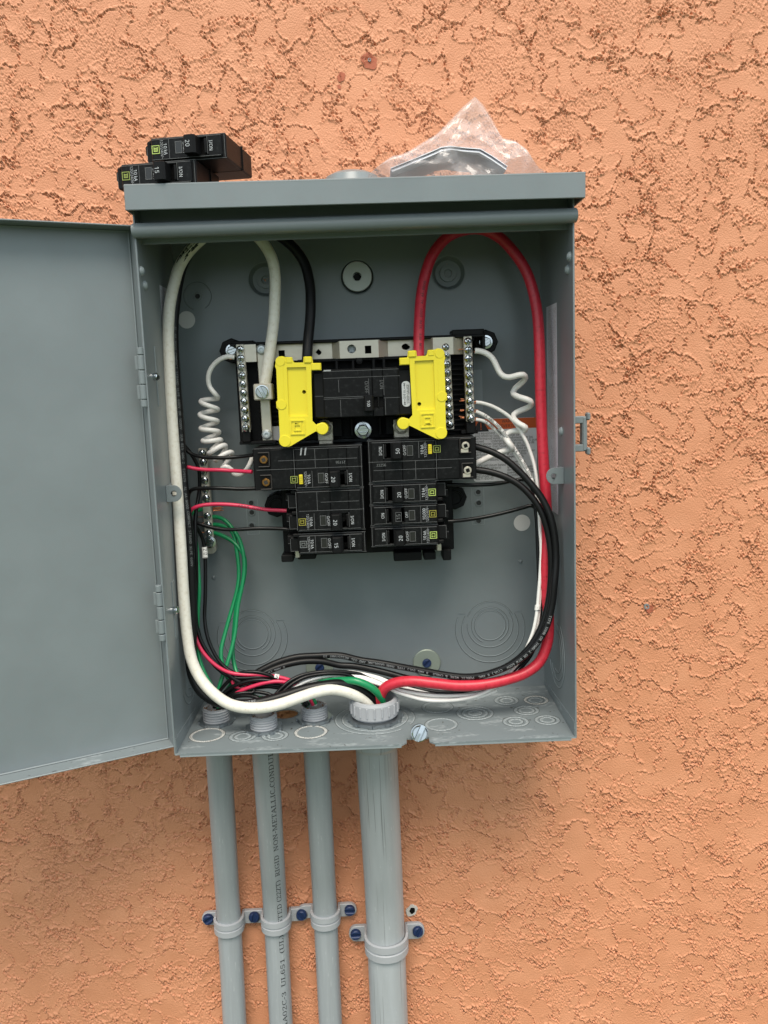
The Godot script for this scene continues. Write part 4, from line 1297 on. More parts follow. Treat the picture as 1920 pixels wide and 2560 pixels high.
func build_frame() -> void:
	var f := thing("panel_frame", "black plastic panel frame with silver bus strip and neutral bars inside the box", "panel frame")
	var g := Geo.new()
	var tl: Vector3 = Vector3(-0.1252, 0.3771, 0.03)
	var br: Vector3 = Vector3(0.1118, 0.2788, 0.03)
	g.box(Vector3((tl.x + br.x) * 0.5, (tl.y + br.y) * 0.5, 0.0175), Vector3(br.x - tl.x, tl.y - br.y, 0.025), 0.001)
	part(g, "base", M.black_base, f)
	g = Geo.new()
	var ll: Vector3 = Vector3(-0.0866, 0.1998, 0.034)
	var lr: Vector3 = Vector3(0.0871, 0.1626, 0.034)
	var top: Vector3 = Vector3(-0.0642, 0.274, 0.034)
	g.box(Vector3((ll.x + lr.x) * 0.5, (top.y + lr.y) * 0.5, 0.021), Vector3(lr.x - ll.x, top.y - lr.y, 0.032), 0.001)
	part(g, "base", M.black_base, f)
	# lips above and below the bus strip
	var r0: Vector3 = Vector3(-0.127, 0.3796, 0.046)
	var r1: Vector3 = Vector3(0.1212, 0.3786, 0.046)
	var ym: float = Vector3(0.0309, 0.3755, 0.046).y
	g = Geo.new()
	g.box(Vector3((r0.x + r1.x) * 0.5, ym + 0.0002, 0.036), Vector3(r1.x - r0.x, 0.0030, 0.026), 0.0008)
	part(g, "frame_lip", M.black, f)
	g = Geo.new()
	g.box(Vector3(r1.x - 0.016, ym + 0.0035, 0.036), Vector3(0.032, 0.006, 0.024), 0.0008)
	part(g, "frame_lip", M.black, f)
	g = Geo.new()
	g.box(Vector3(r0.x + 0.012, ym + 0.0016, 0.034), Vector3(0.022, 0.004, 0.022), 0.0008)
	part(g, "frame_lip", M.black, f)
	g = Geo.new()
	g.box(Vector3(r1.x - 0.001, ym - 0.006, 0.036), Vector3(0.003, 0.022, 0.024), 0.0006)
	part(g, "frame_lip", M.black, f)
	var s0: Vector3 = Vector3(-0.0476, 0.3579, 0.044)
	g = Geo.new()
	g.box(Vector3(0.0, s0.y - 0.0005, 0.036), Vector3(0.125, 0.0030, 0.020), 0.0006)
	part(g, "frame_lip", M.black, f)
	for x in [-0.024, -0.008, 0.012, 0.022]:
		g = Geo.new()
		g.box(Vector3(x, s0.y - 0.006, 0.040), Vector3(0.003, 0.010, 0.018), 0.0006)
		part(g, "frame_lip", M.black, f)
	g = Geo.new()
	g.lathe([Vector2(0.0030, -0.01), Vector2(0.0030, 0), Vector2(0, 0.0004)], at(Vector3(-0.0018, s0.y - 0.0024, 0.053)), 14)
	part(g, "frame_lip", M.black, f)
	var b0: Vector3 = Vector3(-0.1232, 0.2797, 0.048)
	var b1: Vector3 = Vector3(-0.0869, 0.28, 0.048)
	g = Geo.new()
	g.box(Vector3((b0.x + b1.x) * 0.5, b1.y, 0.036), Vector3(b1.x - b0.x, 0.0030, 0.026), 0.0006)
	part(g, "frame_lip", M.black, f)
	var c0: Vector3 = Vector3(0.096, 0.2825, 0.048)
	var c1: Vector3 = Vector3(0.1128, 0.2819, 0.048)
	g = Geo.new()
	g.box(Vector3((c0.x + c1.x) * 0.5, c0.y, 0.034), Vector3(c1.x - c0.x, 0.0040, 0.026), 0.0006)
	part(g, "frame_lip", M.black, f)
	# ribs seen between the bars
	g = Geo.new()
	g.box(Vector3.ZERO, Vector3(0.022, 0.0018, 0.010), 0.0006)
	var rib := g.mesh(M.black)
	for k in 16:
		for x in [-0.0925, 0.0905]:
			put(rib, "rib", f, at(Vector3(x, 0.284 + 0.0050 * k, 0.033)))
	# bolted ears
	for q in [[Vector3(-0.1286, 0.3709, 0.026), Vector3(-0.1384, 0.3713, 0.026), 200.0], [Vector3(0.1252, 0.3702, 0.026), Vector3(0.1338, 0.3659, 0.026), -30.0], [Vector3(0.0903, 0.2144, 0.026), Vector3(0.0939, 0.2138, 0.026), 0.0], [Vector3(-0.0929, 0.2137, 0.026), Vector3(-0.0982, 0.2134, 0.026), 180.0]]:
		var p: Vector3 = q[0]
		g = Geo.new()
		g.prism(circle(Vector2(p.x, p.y), 0.0125, 8), 0.001, 0.026, Transform3D.IDENTITY, 0.001)
		g.lathe([Vector2(0.0082, 0.0258), Vector2(0.0078, 0.0282), Vector2(0.0066, 0.0282), Vector2(0.0062, 0.0262)], at(Vector3(p.x, p.y, 0)), 24)
		part(g, "mounting_ear", M.black, f)
	bolt("hex", Vector3(-0.1275, 0.3708, 0.029), f, 15)
	bolt("hex", Vector3(0.1248, 0.3701, 0.029), f, 35)
	# the folded strip across the top
	var zlo := 0.0420
	var zhi := 0.0500
	var strip := Node3D.new()
	strip.name = "bus_strip"
	f.add_child(strip, true)
	var yt: float = Vector3(-0.0023, 0.3751, 0.05).y
	var yb: float = Vector3(-0.003, 0.3585, 0.05).y
	var xs := [Vector3(-0.1143, 0.3703, 0.042).x, Vector3(-0.1015, 0.3695, 0.05).x, Vector3(-0.1008, 0.3698, 0.042).x, Vector3(-0.0684, 0.3686, 0.042).x, Vector3(-0.059, 0.3683, 0.042).x, Vector3(-0.0281, 0.366, 0.042).x, Vector3(-0.0205, 0.3654, 0.05).x, Vector3(0.0174, 0.364, 0.05).x, Vector3(0.0267, 0.364, 0.042).x, Vector3(0.0624, 0.365, 0.042).x, Vector3(0.0703, 0.3644, 0.05).x, Vector3(0.0901, 0.3678, 0.05).x, Vector3(0.1009, 0.3706, 0.042).x]
	var zs := [zhi, zhi, zlo, zlo, zlo, zlo, zhi, zhi, zlo, zlo, zhi, zhi, zlo]
	var hl := {3: [], 5: []}
	for k in xs.size() - 1:
		g = Geo.new()
		var x0: float = xs[k]
		var x1: float = xs[k + 1]
		var lenk := Vector2(x1 - x0, zs[k + 1] - zs[k]).length()
		var dirx := Vector3(x1 - x0, 0, zs[k + 1] - zs[k]).normalized()
		var t := Transform3D(Basis(dirx, Vector3(0, 1, 0), dirx.cross(Vector3(0, 1, 0))), Vector3(x0, (yt + yb) * 0.5, zs[k]))
		var hh := (yt - yb) * 0.5
		var o := rect(0, -hh, lenk, hh)
		var holes := []
		if k == 2:
			holes = [rect(Vector3(-0.0806, 0.3702, 0.042).x - x0, -0.004, Vector3(-0.0745, 0.37, 0.042).x - x0, 0.002)]
		elif k == 4:
			holes = [circle(Vector2(Vector3(-0.0415, 0.3664, 0.042).x - x0, -0.001), 0.0030, 16)]
		elif k == 6:
			holes = [circle(Vector2(Vector3(-0.0088, 0.3671, 0.05).x - x0, 0.0005), 0.0042, 20), rect(Vector3(0.0041, 0.3653, 0.05).x - x0, -0.0045, Vector3(0.0103, 0.365, 0.05).x - x0, 0.0030)]
		elif k == 8:
			holes = [circle(Vector2(Vector3(0.0443, 0.3667, 0.042).x - x0, 0.0010), 0.0042, 16, 0.0031)]
		g.prism(cut(o, holes), -0.0012, 0.0, t)
		part(g, "bus_segment", M.bus, strip)
	# dull backing plates behind two of the holes
	g = Geo.new()
	g.box(Vector3(-0.0091, 0.3677, 0.036), Vector3(0.012, 0.010, 0.002))
	part(g, "backing_plate", M.galv, f)
	# neutral bars
	neutral_bar(f, Vector3(-0.1165, 0.3706, 0.051), Vector3(-0.1156, 0.2952, 0.051), 10, [], 0.0082)
	neutral_bar(f, Vector3(0.1043, 0.3703, 0.051), Vector3(0.1053, 0.2955, 0.051), 10, [], 0.0082)
	neutral_bar(f, Vector3(0.0829, 0.3658, 0.048), Vector3(0.0848, 0.2902, 0.048), 10, [], 0.0085)
	for q in [[Vector3(-0.1157, 0.2872, 0.05), 0.0085], [Vector3(0.1055, 0.2873, 0.05), 0.0095]]:
		g = Geo.new()
		g.box(q[0] - Vector3(0, 0, 0.006), Vector3(q[1], 0.013, 0.014), 0.001)
		part(g, "bar_clip", M.black, f)
	# neutral strap with its lug
	var k0: Vector3 = Vector3(-0.0964, 0.3723, 0.048)
	var k1: Vector3 = Vector3(-0.0956, 0.2834, 0.048)
	var ud := (k0 - k1).normalized()
	g = Geo.new()
	g.box(Vector3.ZERO, Vector3(0.0098, k0.distance_to(k1) + 0.004, 0.003), 0.0006, Transform3D(Basis(ud.cross(Vector3(0, 0, 1)), ud, Vector3(0, 0, 1)), (k0 + k1) * 0.5 - Vector3(0, 0, 0.003)))
	part(g, "neutral_strap", M.bus, f)
	bolt("rivet", Vector3(-0.0964, 0.37, 0.047), f, 0, Vector3(0, 0, 1), 1.55, "rivet")
	bolt("rivet", Vector3(-0.096, 0.2875, 0.047), f, 0, Vector3(0, 0, 1), 1.55, "rivet")
	var lg: Vector3 = Vector3(-0.0956, 0.3292, 0.062)
	g = Geo.new()
	g.box(lg - Vector3(0, 0, 0.008), Vector3(0.0182, 0.0158, 0.016), 0.0012)
	part(g, "neutral_lug", M.alu, f)
	g = Geo.new()
	for s in [0, 180]:
		var p := PackedVector2Array()
		for k in 11:
			var a := deg_to_rad(13.0 + 15.4 * k)
			p.append(Vector2(cos(a), sin(a)) * 0.0058)
		g.prism(p, 0.0, 0.0026, at(lg - Vector3(0.0008, 0, 0), rz(-62 + s)), 0.0006)
	g.lathe([Vector2(0.0068, -0.0005), Vector2(0.0066, 0.0006), Vector2(0.0058, 0.0007), Vector2(0, 0.0008)], at(lg - Vector3(0.0008, 0, 0)), 24)
	part(g, "lug_screw", M.zinc, f)
	# stabs under the covers and their bolts
	for q in [[Vector3(-0.0381, 0.2885, 0.052), Vector3(-0.0382, 0.2923, 0.054)], [Vector3(0.0368, 0.2886, 0.052), Vector3(0.0365, 0.2911, 0.054)]]:
		var p: Vector3 = q[0]
		g = Geo.new()
		g.box(p - Vector3(0, 0, 0.004), Vector3(0.0150, 0.0180, 0.006), 0.0006)
		g.box(p - Vector3(0, 0.0120, 0.006), Vector3(0.0135, 0.0110, 0.004), 0.0005)
		part(g, "bus_stab", M.bus, f)
		g = Geo.new()
		g.lathe([Vector2(0.0078, -0.001), Vector2(0.0078, 0.0002), Vector2(0.0070, 0.0006), Vector2(0.0068, 0.0006)], at(q[1]), 24)
		g.prism(circle(Vector2.ZERO, 0.0066, 6), 0.0, 0.0045, at(q[1], rz(12)), 0.0007)
		part(g, "stab_bolt", M.bus, f)
	bolt("hex", Vector3(-0.001, 0.288, 0.044), f, 2, Vector3(0, 0, 1), 1.25)
	for q in [[-0.028, 0.014], [0.028, 0.014], [-0.012, 0.004], [0.016, 0.004]]:
		g = Geo.new()
		g.box(Vector3(q[0], 0.2915, 0.037), Vector3(q[1], 0.0190, 0.012), 0.0012)
		part(g, "moulded_block", M.black_base, f)
	g = Geo.new()
	g.box(Vector3(-0.0863, 0.2879, 0.04), Vector3(0.013, 0.014, 0.002))
	part(g, "date_label", M.ink_grey, f)
	# feet under the breakers
	for q in [[Vector3(0.0388, 0.1607, 0.04), 0.028, 0.009], [Vector3(0.0609, 0.1603, 0.04), 0.012, 0.008], [Vector3(0.0782, 0.1605, 0.04), 0.0085, 0.011], [Vector3(-0.0624, 0.1649, 0.04), 0.018, 0.006], [Vector3(-0.0818, 0.1634, 0.04), 0.012, 0.007]]:
		g = Geo.new()
		g.box(q[0], Vector3(q[1], q[2], 0.028), 0.0008)
		part(g, "frame_foot", M.black_base, f)
	for q in [Vector3(-0.0707, 0.1691, 0.062), Vector3(0.0699, 0.1704, 0.062)]:
		g = Geo.new()
		g.box(q - Vector3(0, 0, 0.004), Vector3(0.0046, 0.0070, 0.010), 0.0006)
		part(g, "bus_tip", M.bus, f)
	# bare wire ends caught in the bars
	strands(Vector3(-0.1231, 0.3638, 0.049), Vector3(-1, 0, 0), f, 1, 6, 0.004)
	strands(Vector3(-0.1128, 0.3617, 0.048), Vector3(1, 0, 0), f, 2, 8, 0.008)
	strands(Vector3(0.1105, 0.3609, 0.049), Vector3(1, 0, 0), f, 3, 7, 0.005)
	for q in [Vector3(0.1008, 0.3617, 0.048), Vector3(0.0996, 0.3132, 0.048), Vector3(0.0994, 0.3049, 0.048), Vector3(0.0992, 0.2962, 0.048)]:
		strands(q, Vector3(-1, 0, 0), f, int(q.y * 9000), 4, 0.0048)
	for q in [Vector3(0.1092, 0.3117, 0.049), Vector3(0.109, 0.3027, 0.049), Vector3(0.1088, 0.2949, 0.049)]:
		strands(q, Vector3(1, 0, 0.2), f, int(q.y * 9000), 5, 0.005)

func build_ground_bar() -> void:
	var o := thing("ground_bar", "silver ground bar with a column of screws, upright on the back panel at left", "ground bar")
	var n := neutral_bar(o, Vector3(-0.1663, 0.2694, 0.017), Vector3(-0.1654, 0.1769, 0.017), 11, [6], 0.0090)
	var g := Geo.new()
	g.lathe([Vector2(0.0026, 0.0002), Vector2(0, 0.0002)], at(Vector3(-0.1651, 0.2195, 0.0172)), 16)
	part(g, "empty_hole", M.groove, o)
	g = Geo.new()
	var e: Vector3 = Vector3(-0.1665, 0.1713, 0.008)
	g.prism(rect(-0.0058, -0.0085, 0.0058, 0.0085, 0.005), 0.0005, 0.010, at(Vector3(e.x, e.y, 0)), 0.0008)
	part(g, "bar_foot", M.alu, o)
	bolt("hex", Vector3(-0.1647, 0.1772, 0.019), o, 10, Vector3(0, 0, 1), 0.95)
	strands(Vector3(-0.1604, 0.2107, 0.013), Vector3(1, 0, 0), o, 77, 9, 0.010)
	for q in [Vector3(-0.1704, 0.2027, 0.013), Vector3(-0.1703, 0.1952, 0.013), Vector3(-0.1706, 0.1878, 0.013)]:
		strands(q, Vector3(-1, 0.05, 0), o, int(q.y * 7000), 2, 0.008)

func build_fasteners() -> void:
	for q in [[Vector3(-0.0009, 0.4413, 0.001), "large grey washer with a dark screw, top centre of the back panel", M.washer, false, 0.0150], [Vector3(0.0575, 0.0316, 0.001), "greenish washer with a blue screw, low right on the back panel above the red cable", M.greenish, true, 0.0150], [Vector3(-0.0588, 0.0314, 0.001), "washer with a blue screw low on the back panel, half hidden behind the black wires", M.greenish, true, 0.0146]]:
		var o := thing("mounting_screw", q[1], "screw", "screws that fix the box to the wall", at(q[0]))
		var g := Geo.new()
		g.lathe([Vector2(q[4], -0.0008), Vector2(q[4], 0.0008), Vector2(q[4] - 0.0006, 0.0013), Vector2(0.0045, 0.0013), Vector2(0.0043, -0.003), Vector2(0, -0.003)], Transform3D.IDENTITY, 40)
		part(g, "washer", q[2], o)
		if q[3]:
			bolt("blue", Vector3(0, 0, 0.0008), o, 40, Vector3(0, 0, 1), 1.0, "screw_head")
		else:
			g = Geo.new()
			g.prism(circle(Vector2.ZERO, 0.0040, 6), -0.002, 0.0006, Transform3D.IDENTITY, 0.0006)
			part(g, "screw_head", M.black, o)

# ---------- wires ----------
func wire(called: String, label: String, group: String, mat: Material, r: float, mm: Array, wob := 0.0, seg := 12) -> Node3D:
	var c := smooth_path(mm, 0.005)
	var o := Node3D.new()
	o.name = numbered(called)
	add_child(o)
	tag(o, label, called.replace("_", " "), group)
	var g := Geo.new()
	g.sweep(c, [r], seg, true, wob)
	part(g, "insulation", mat, o)
	o.set_meta("path", c)
	return o

func sleeve(o: Node3D, near: Vector3, l: float, r: float, text: String) -> void:
	# a printed marker slipped over a wire
	var c: PackedVector3Array = o.get_meta("path")
	var best := 0
	for i in c.size():
		if c[i].distance_to(near) < c[best].distance_to(near):
			best = i
	var pts := PackedVector3Array()
	var run := 0.0
	for i in range(maxi(best - 4, 1), c.size()):
		run += c[i].distance_to(c[i - 1])
		if run > l + 0.012:
			break
		if run >= 0.010:
			pts.append(c[i])
	if pts.size() < 2:
		return
	var g := Geo.new()
	g.sweep(pts, [r], 14)
	part(g, "marker_sleeve", M.white_clean, o)
	wrap_text(text, r * 1.3, M.ink_black, o, pts, r, 0.0012, 20.0, font, 1.0, "marker_print")

func coil(c: PackedVector3Array, turns: float, R: float, ph: float, per := 22) -> Array:
	# a wound stretch along the axis c, returned in millimetres
	var fr := Geo.frames(c)
	var out := []
	var n := int(turns * per)
	for k in n + 1:
		var u := float(k) / n * (c.size() - 1)
		var i := mini(int(u), c.size() - 2)
		var p := c[i].lerp(c[i + 1], u - i)
		var f: Vector3 = fr[i][1].lerp(fr[i + 1][1], u - i).normalized()
		var s: Vector3 = fr[i][2].lerp(fr[i + 1][2], u - i).normalized()
		var a := ph + TAU * k / per
		var q := p + f * sin(a) * R * 0.8 - s * cos(a) * R
		out.append_array([q.x * 1000.0, q.y * 1000.0, q.z * 1000.0])
	return out

func build_wires() -> void:
	var o: Node3D
	var c: PackedVector3Array
	# the three big feeders
	o = wire("white_cable", "thick white cable looping from the neutral lug round the left side to the bushing", "", M.white, 0.0054, [-93.6, 336.8, 56.0, -91.2, 349.4, 56.0, -88.4, 363.1, 56.0, -84.1, 385.8, 54.0, -82.9, 393.9, 52.0, -80.1, 421.7, 50.0, -79.2, 432.5, 50.0, -81.0, 454.1, 50.0, -88.5, 469.2, 49.0, -99.0, 480.4, 48.0, -119.1, 489.7, 48.0, -138.6, 480.7, 50.0, -148.3, 473.4, 52.0, -161.1, 460.9, 54.0, -169.6, 446.8, 57.0, -173.4, 434.6, 60.0, -178.2, 411.6, 66.0, -180.6, 390.1, 68.0, -181.4, 356.4, 71.0, -182.0, 315.6, 73.0, -181.5, 274.5, 76.0, -180.7, 233.1, 79.0, -179.6, 181.7, 86.0, -179.4, 131.7, 90.0, -178.1, 100.2, 93.0, -174.1, 74.7, 97.0, -165.6, 57.0, 101.0, -153.6, 44.0, 105.0, -139.8, 34.9, 108.0, -124.8, 31.1, 110.0, -107.7, 30.0, 109.0, -90.5, 31.7, 106.0, -73.4, 35.3, 101.0, -56.1, 38.2, 95.0, -42.2, 38.2, 90.0, -22.1, 30.7, 84.0, -12.4, 23.9, 80.0, -5.1, 15.1, 77.0, -2.8, 8.9, 75.0], 0.006, 16)
	c = o.get_meta("path")
	var g := Geo.new()
	g.sweep(smooth_path([-94.9, 331.1, 56.0, -93.9, 335.7, 56.0]), [0.0046], 14)
	part(g, "bare_end", M.galv, o)
	# black tape residue left on the jacket
	var rng := RandomNumberGenerator.new()
	rng.seed = 4
	g = Geo.new()
	var fr := Geo.frames(c)
	for k in 26:
		var i := int(lerpf(c.size() * 0.235, c.size() * 0.285, rng.randf()))
		var a0 := rng.randf_range(-0.9, 0.5)
		var w := rng.randf_range(0.06, 0.28)
		for j in 2:
			var i1 := mini(i + 1 + j, c.size() - 2)
			var q := []
			for e in [[i1 - 1, a0], [i1 - 1, a0 + w], [i1, a0 + w * 0.8], [i1, a0 + 0.1]]:
				var d: Vector3 = fr[e[0]][1] * cos(e[1]) + fr[e[0]][2] * sin(e[1])
				q.append(c[e[0]] + d * 0.00545)
			g.face(q, fr[i][1])
	part(g, "tape_residue", M.ink_black, o)
	o = wire("black_cable", "thick black cable from under the left yellow cover, running down behind the white cable", "", M.black_wire, 0.0050, [-52.2, 352.4, 62.0, -51.5, 360.3, 62.0, -49.8, 378.7, 57.0, -48.1, 391.4, 53.0, -46.5, 411.2, 48.0, -46.9, 432.2, 43.0, -52.1, 453.1, 40.0, -61.9, 467.0, 40.0, -75.2, 477.6, 40.0, -95.4, 485.3, 42.0, -119.5, 488.1, 46.0, -149.0, 474.8, 48.0, -163.6, 456.9, 50.0, -171.5, 433.9, 54.0, -173.3, 423.1, 56.0, -176.5, 404.1, 58.0, -178.1, 383.8, 60.0, -178.7, 349.7, 62.0, -178.0, 308.3, 64.0, -177.5, 266.6, 66.0, -177.1, 238.6, 68.0, -174.6, 207.6, 73.0, -174.5, 181.6, 74.0, -174.6, 146.0, 76.0, -175.5, 110.5, 79.0, -176.9, 89.5, 82.0, -178.6, 72.5, 86.0, -176.2, 56.3, 89.0, -168.7, 43.3, 93.0, -155.7, 34.4, 97.0, -138.2, 30.4, 98.0, -120.7, 29.9, 98.0, -103.3, 32.1, 96.0, -85.8, 35.6, 93.0, -68.1, 39.6, 90.0, -50.5, 41.4, 87.0, -35.2, 41.2, 84.0, -15.3, 33.8, 79.0, -7.2, 27.5, 77.0, -0.7, 19.4, 75.0, 1.5, 11.4, 73.0], 0.004, 16)
	c = o.get_meta("path")
	var total := 0.0
	for i in range(1, c.size()):
		total += c[i].distance_to(c[i - 1])
	wrap_text("AL AA-8000 COMPACT STRAND XLPE 600V OR 1000V  SUN RES GRD 2  E29579  AL AA-8000 COMPACT STRAND XLPE 600V", 0.0021, M.ink_dull, o, c, 0.0050, total * 0.36, 25.0, mono, 1.15)
	wrap_text("PRIORITY WIRE", 0.0028, M.ink_grey, o, c, 0.0050, total * 0.805, 20.0, mono, 1.1)
	o = wire("red_cable", "thick red cable arching from the right yellow cover down the right side", "", M.red, 0.0053, [55.5, 356.2, 62.0, 56.2, 371.4, 58.0, 57.2, 385.3, 54.0, 58.5, 398.5, 50.0, 60.6, 415.1, 46.0, 65.5, 435.9, 43.0, 74.6, 456.5, 41.0, 88.8, 470.8, 40.0, 105.6, 476.8, 40.0, 120.7, 476.6, 41.0, 136.9, 468.7, 43.0, 151.3, 453.1, 46.0, 162.6, 434.0, 49.0, 168.6, 413.6, 52.0, 171.2, 397.1, 54.0, 172.2, 362.9, 60.0, 172.0, 332.6, 63.0, 172.2, 291.0, 66.0, 173.1, 249.2, 70.0, 174.5, 214.1, 73.0, 174.9, 185.8, 75.0, 172.2, 147.5, 78.0, 172.7, 118.9, 80.0, 174.0, 96.0, 82.0, 171.5, 73.5, 85.0, 162.4, 55.7, 88.0, 148.9, 47.2, 91.0, 131.5, 42.2, 93.0, 108.5, 38.3, 94.0, 84.5, 37.5, 93.0, 57.8, 40.6, 91.0, 36.7, 42.5, 88.0, 21.1, 40.0, 84.0, 10.2, 33.5, 80.0, 5.6, 24.3, 77.0, 3.8, 15.7, 74.0], 0.008, 16)
	wrap_text("SUN RES  XLPE 600V  AL AA-8000", 0.0022, M.ink_black, o, o.get_meta("path"), 0.0053, 0.006, -15.0, mono, 1.2)
	o = wire("green_cable", "thick green wire bending over the white cable into the big bushing", "", M.green, 0.0037, [8.0, 12.4, 74.0, 6.9, 21.1, 78.0, 2.2, 31.0, 83.0, -6.7, 39.5, 86.0, -18.2, 44.0, 85.0, -31.6, 43.3, 80.0, -45.5, 40.4, 74.0, -59.6, 35.3, 68.0, -68.5, 31.1, 64.0, -74.1, 24.9, 62.0, -71.8, 17.5, 64.0, -67.6, 12.7, 66.0], 0.0, 14)
	# pair feeding the wide breaker on the right
	var gr := "black wires of the right side"
	o = wire("black_wire", "upper heavy black wire leaving the 50 breaker and curving down the right side", gr, M.black_wire, 0.0033, [104.6, 270.4, 70.0, 109.4, 268.5, 70.0, 120.3, 264.7, 72.0, 134.9, 256.5, 76.0, 146.6, 245.6, 80.0, 157.5, 233.0, 84.0, 168.4, 217.0, 88.0, 175.0, 199.9, 92.0, 178.1, 181.9, 94.0, 178.9, 162.6, 96.0, 176.2, 138.0, 100.0, 173.0, 114.2, 101.0, 166.3, 93.4, 102.0, 155.0, 76.6, 102.0, 140.5, 63.5, 100.0, 123.9, 53.8, 97.0, 106.0, 47.3, 93.0, 89.5, 44.7, 88.0, 71.5, 45.4, 82.0, 50.6, 47.6, 74.0, 29.3, 49.9, 66.0, 7.6, 53.1, 60.0, -12.8, 56.0, 57.0, -32.8, 61.4, 56.0, -57.2, 62.2, 56.0, -79.1, 62.1, 58.0, -96.2, 58.5, 60.0, -112.0, 52.6, 63.0, -126.6, 44.8, 66.0, -140.1, 35.1, 69.0, -150.2, 25.8, 70.0, -156.0, 16.4, 68.0], 0.0, 14)
	wrap_text("TYPE THHN OR THWN-2 OR MTW 600V  C(UL) 8 AWG  PUBLIC WIRE & CABLE  8 AWG (UL) TYPE THHN GASOLINE AND OIL RESISTANT II", 0.0022, M.ink_grey, o, o.get_meta("path"), 0.0033, 0.20, 10.0, mono, 1.15)
	o = wire("black_wire", "lower heavy black wire leaving the 50 breaker, inside the other one on the way down", gr, M.black_wire, 0.0033, [104.0, 247.4, 70.0, 108.9, 246.5, 70.0, 121.3, 244.1, 72.0, 134.8, 239.2, 75.0, 146.8, 232.1, 78.0, 157.8, 220.9, 82.0, 166.8, 206.2, 85.0, 171.8, 190.8, 87.0, 174.7, 172.7, 89.0, 175.1, 147.4, 91.0, 172.5, 122.0, 92.0, 166.8, 99.4, 93.0, 157.8, 80.9, 93.0, 146.3, 65.5, 91.0, 129.6, 52.7, 88.0, 111.5, 45.0, 84.0, 93.1, 38.9, 80.0, 71.8, 35.4, 76.0, 50.5, 34.9, 70.0, 33.3, 37.3, 64.0, 14.6, 42.1, 60.0, -4.4, 46.5, 57.0, -21.9, 50.0, 56.0, -33.3, 51.0, 56.0, -51.4, 56.2, 57.0, -69.5, 57.9, 59.0, -87.6, 56.2, 62.0, -103.3, 52.2, 65.0, -117.8, 46.4, 68.0, -131.1, 38.6, 71.0, -142.4, 30.0, 72.0, -151.7, 20.8, 70.0, -157.8, 13.1, 66.0], 0.0, 14)
	wrap_text("8 AWG (UL) TYPE THHN OR THWN-2 600V OIL RES II  C(UL)", 0.0022, M.ink_grey, o, o.get_meta("path"), 0.0033, 0.48, 15.0, mono, 1.15)
	# thin blacks on the right
	wire("black_wire", "thin black wire from the upper single breaker on the right, passing behind the heavy pair", gr, M.black_thin, 0.0019, [78.7, 232.7, 66.0, 85.1, 232.4, 66.0, 106.5, 231.2, 64.0, 128.2, 231.4, 62.0, 143.9, 233.6, 62.0, 155.3, 234.5, 62.0, 161.2, 229.7, 62.0, 164.0, 216.2, 64.0, 166.0, 195.0, 67.0, 166.3, 170.9, 70.0, 165.9, 132.8, 76.0, 164.8, 107.3, 79.0, 161.4, 84.8, 82.0, 153.3, 65.1, 84.0, 140.2, 49.4, 84.0, 121.6, 36.8, 82.0, 100.2, 28.4, 79.0, 78.8, 24.9, 76.0, 57.3, 25.5, 72.0, 35.8, 30.3, 68.0, 14.2, 35.9, 64.0, -7.5, 41.5, 62.0, -22.1, 44.8, 61.0, -33.4, 43.3, 62.0, -51.5, 45.8, 64.0, -67.2, 44.1, 66.0, -80.7, 38.4, 68.0, -92.9, 30.3, 72.0, -100.1, 23.3, 76.0, -103.6, 16.2, 80.0], 0.0, 10)
	wire("black_wire", "thin black wire from the lower single breaker on the right, drooping to the cable bundle", gr, M.black_thin, 0.0019, [79.3, 196.2, 64.0, 84.3, 196.3, 64.0, 98.9, 196.9, 62.0, 120.7, 199.3, 60.0, 139.4, 202.9, 60.0, 155.3, 206.6, 60.0, 163.2, 208.0, 60.0, 166.8, 204.1, 61.0, 167.6, 188.6, 64.0, 167.3, 168.8, 67.0, 167.7, 135.0, 73.0, 167.1, 110.8, 76.0, 164.2, 83.8, 79.0, 156.9, 62.2, 80.0, 143.7, 46.4, 80.0, 124.9, 31.9, 79.0, 101.8, 22.8, 77.0, 78.7, 20.0, 75.0, 52.9, 23.1, 72.0, 32.9, 28.9, 68.0, 6.8, 34.6, 66.0, -13.4, 39.7, 65.0, -25.9, 45.4, 66.0, -45.1, 48.5, 67.0, -60.8, 48.6, 69.0, -75.3, 44.9, 71.0, -87.4, 38.4, 74.0, -97.2, 29.9, 77.0, -101.5, 22.4, 80.0, -102.5, 17.1, 84.0], 0.0, 10)
	# whites on the right
	gr = "white wires of the right side"
	o = wire("white_wire", "thin plain white wire leaving the right neutral bar highest and falling beside the red cable", gr, M.white_clean, 0.0018, [111.2, 311.4, 50.0, 117.0, 310.4, 51.0, 125.4, 307.5, 52.0, 135.1, 302.1, 53.0, 144.0, 295.2, 54.0, 151.5, 285.0, 55.0, 157.4, 274.3, 57.0, 162.6, 260.0, 59.0, 165.7, 247.3, 62.0, 167.2, 233.3, 65.0, 168.4, 213.7, 68.0, 168.6, 185.4, 71.0, 168.8, 173.0, 75.0, 167.3, 147.7, 78.0, 164.5, 122.4, 81.0, 161.7, 102.9, 84.0, 157.5, 86.2, 86.0, 150.0, 69.2, 87.0, 139.7, 53.4, 87.0, 127.0, 39.1, 85.0, 109.1, 28.0, 88.0, 89.0, 22.4, 88.0, 69.0, 20.8, 87.0, 49.1, 21.8, 85.0, 32.2, 25.6, 81.0, 18.1, 30.1, 77.0, 3.9, 36.2, 70.0, -10.4, 41.4, 68.0, -22.0, 43.5, 66.0, -45.5, 39.8, 69.0, -58.9, 33.9, 72.0, -61.9, 23.5, 71.0, -60.1, 14.7, 68.0], 0.0, 12)
	sleeve(o, Vector3(0.1618, 0.1037, 0.084), 0.012, 0.0027, "10")
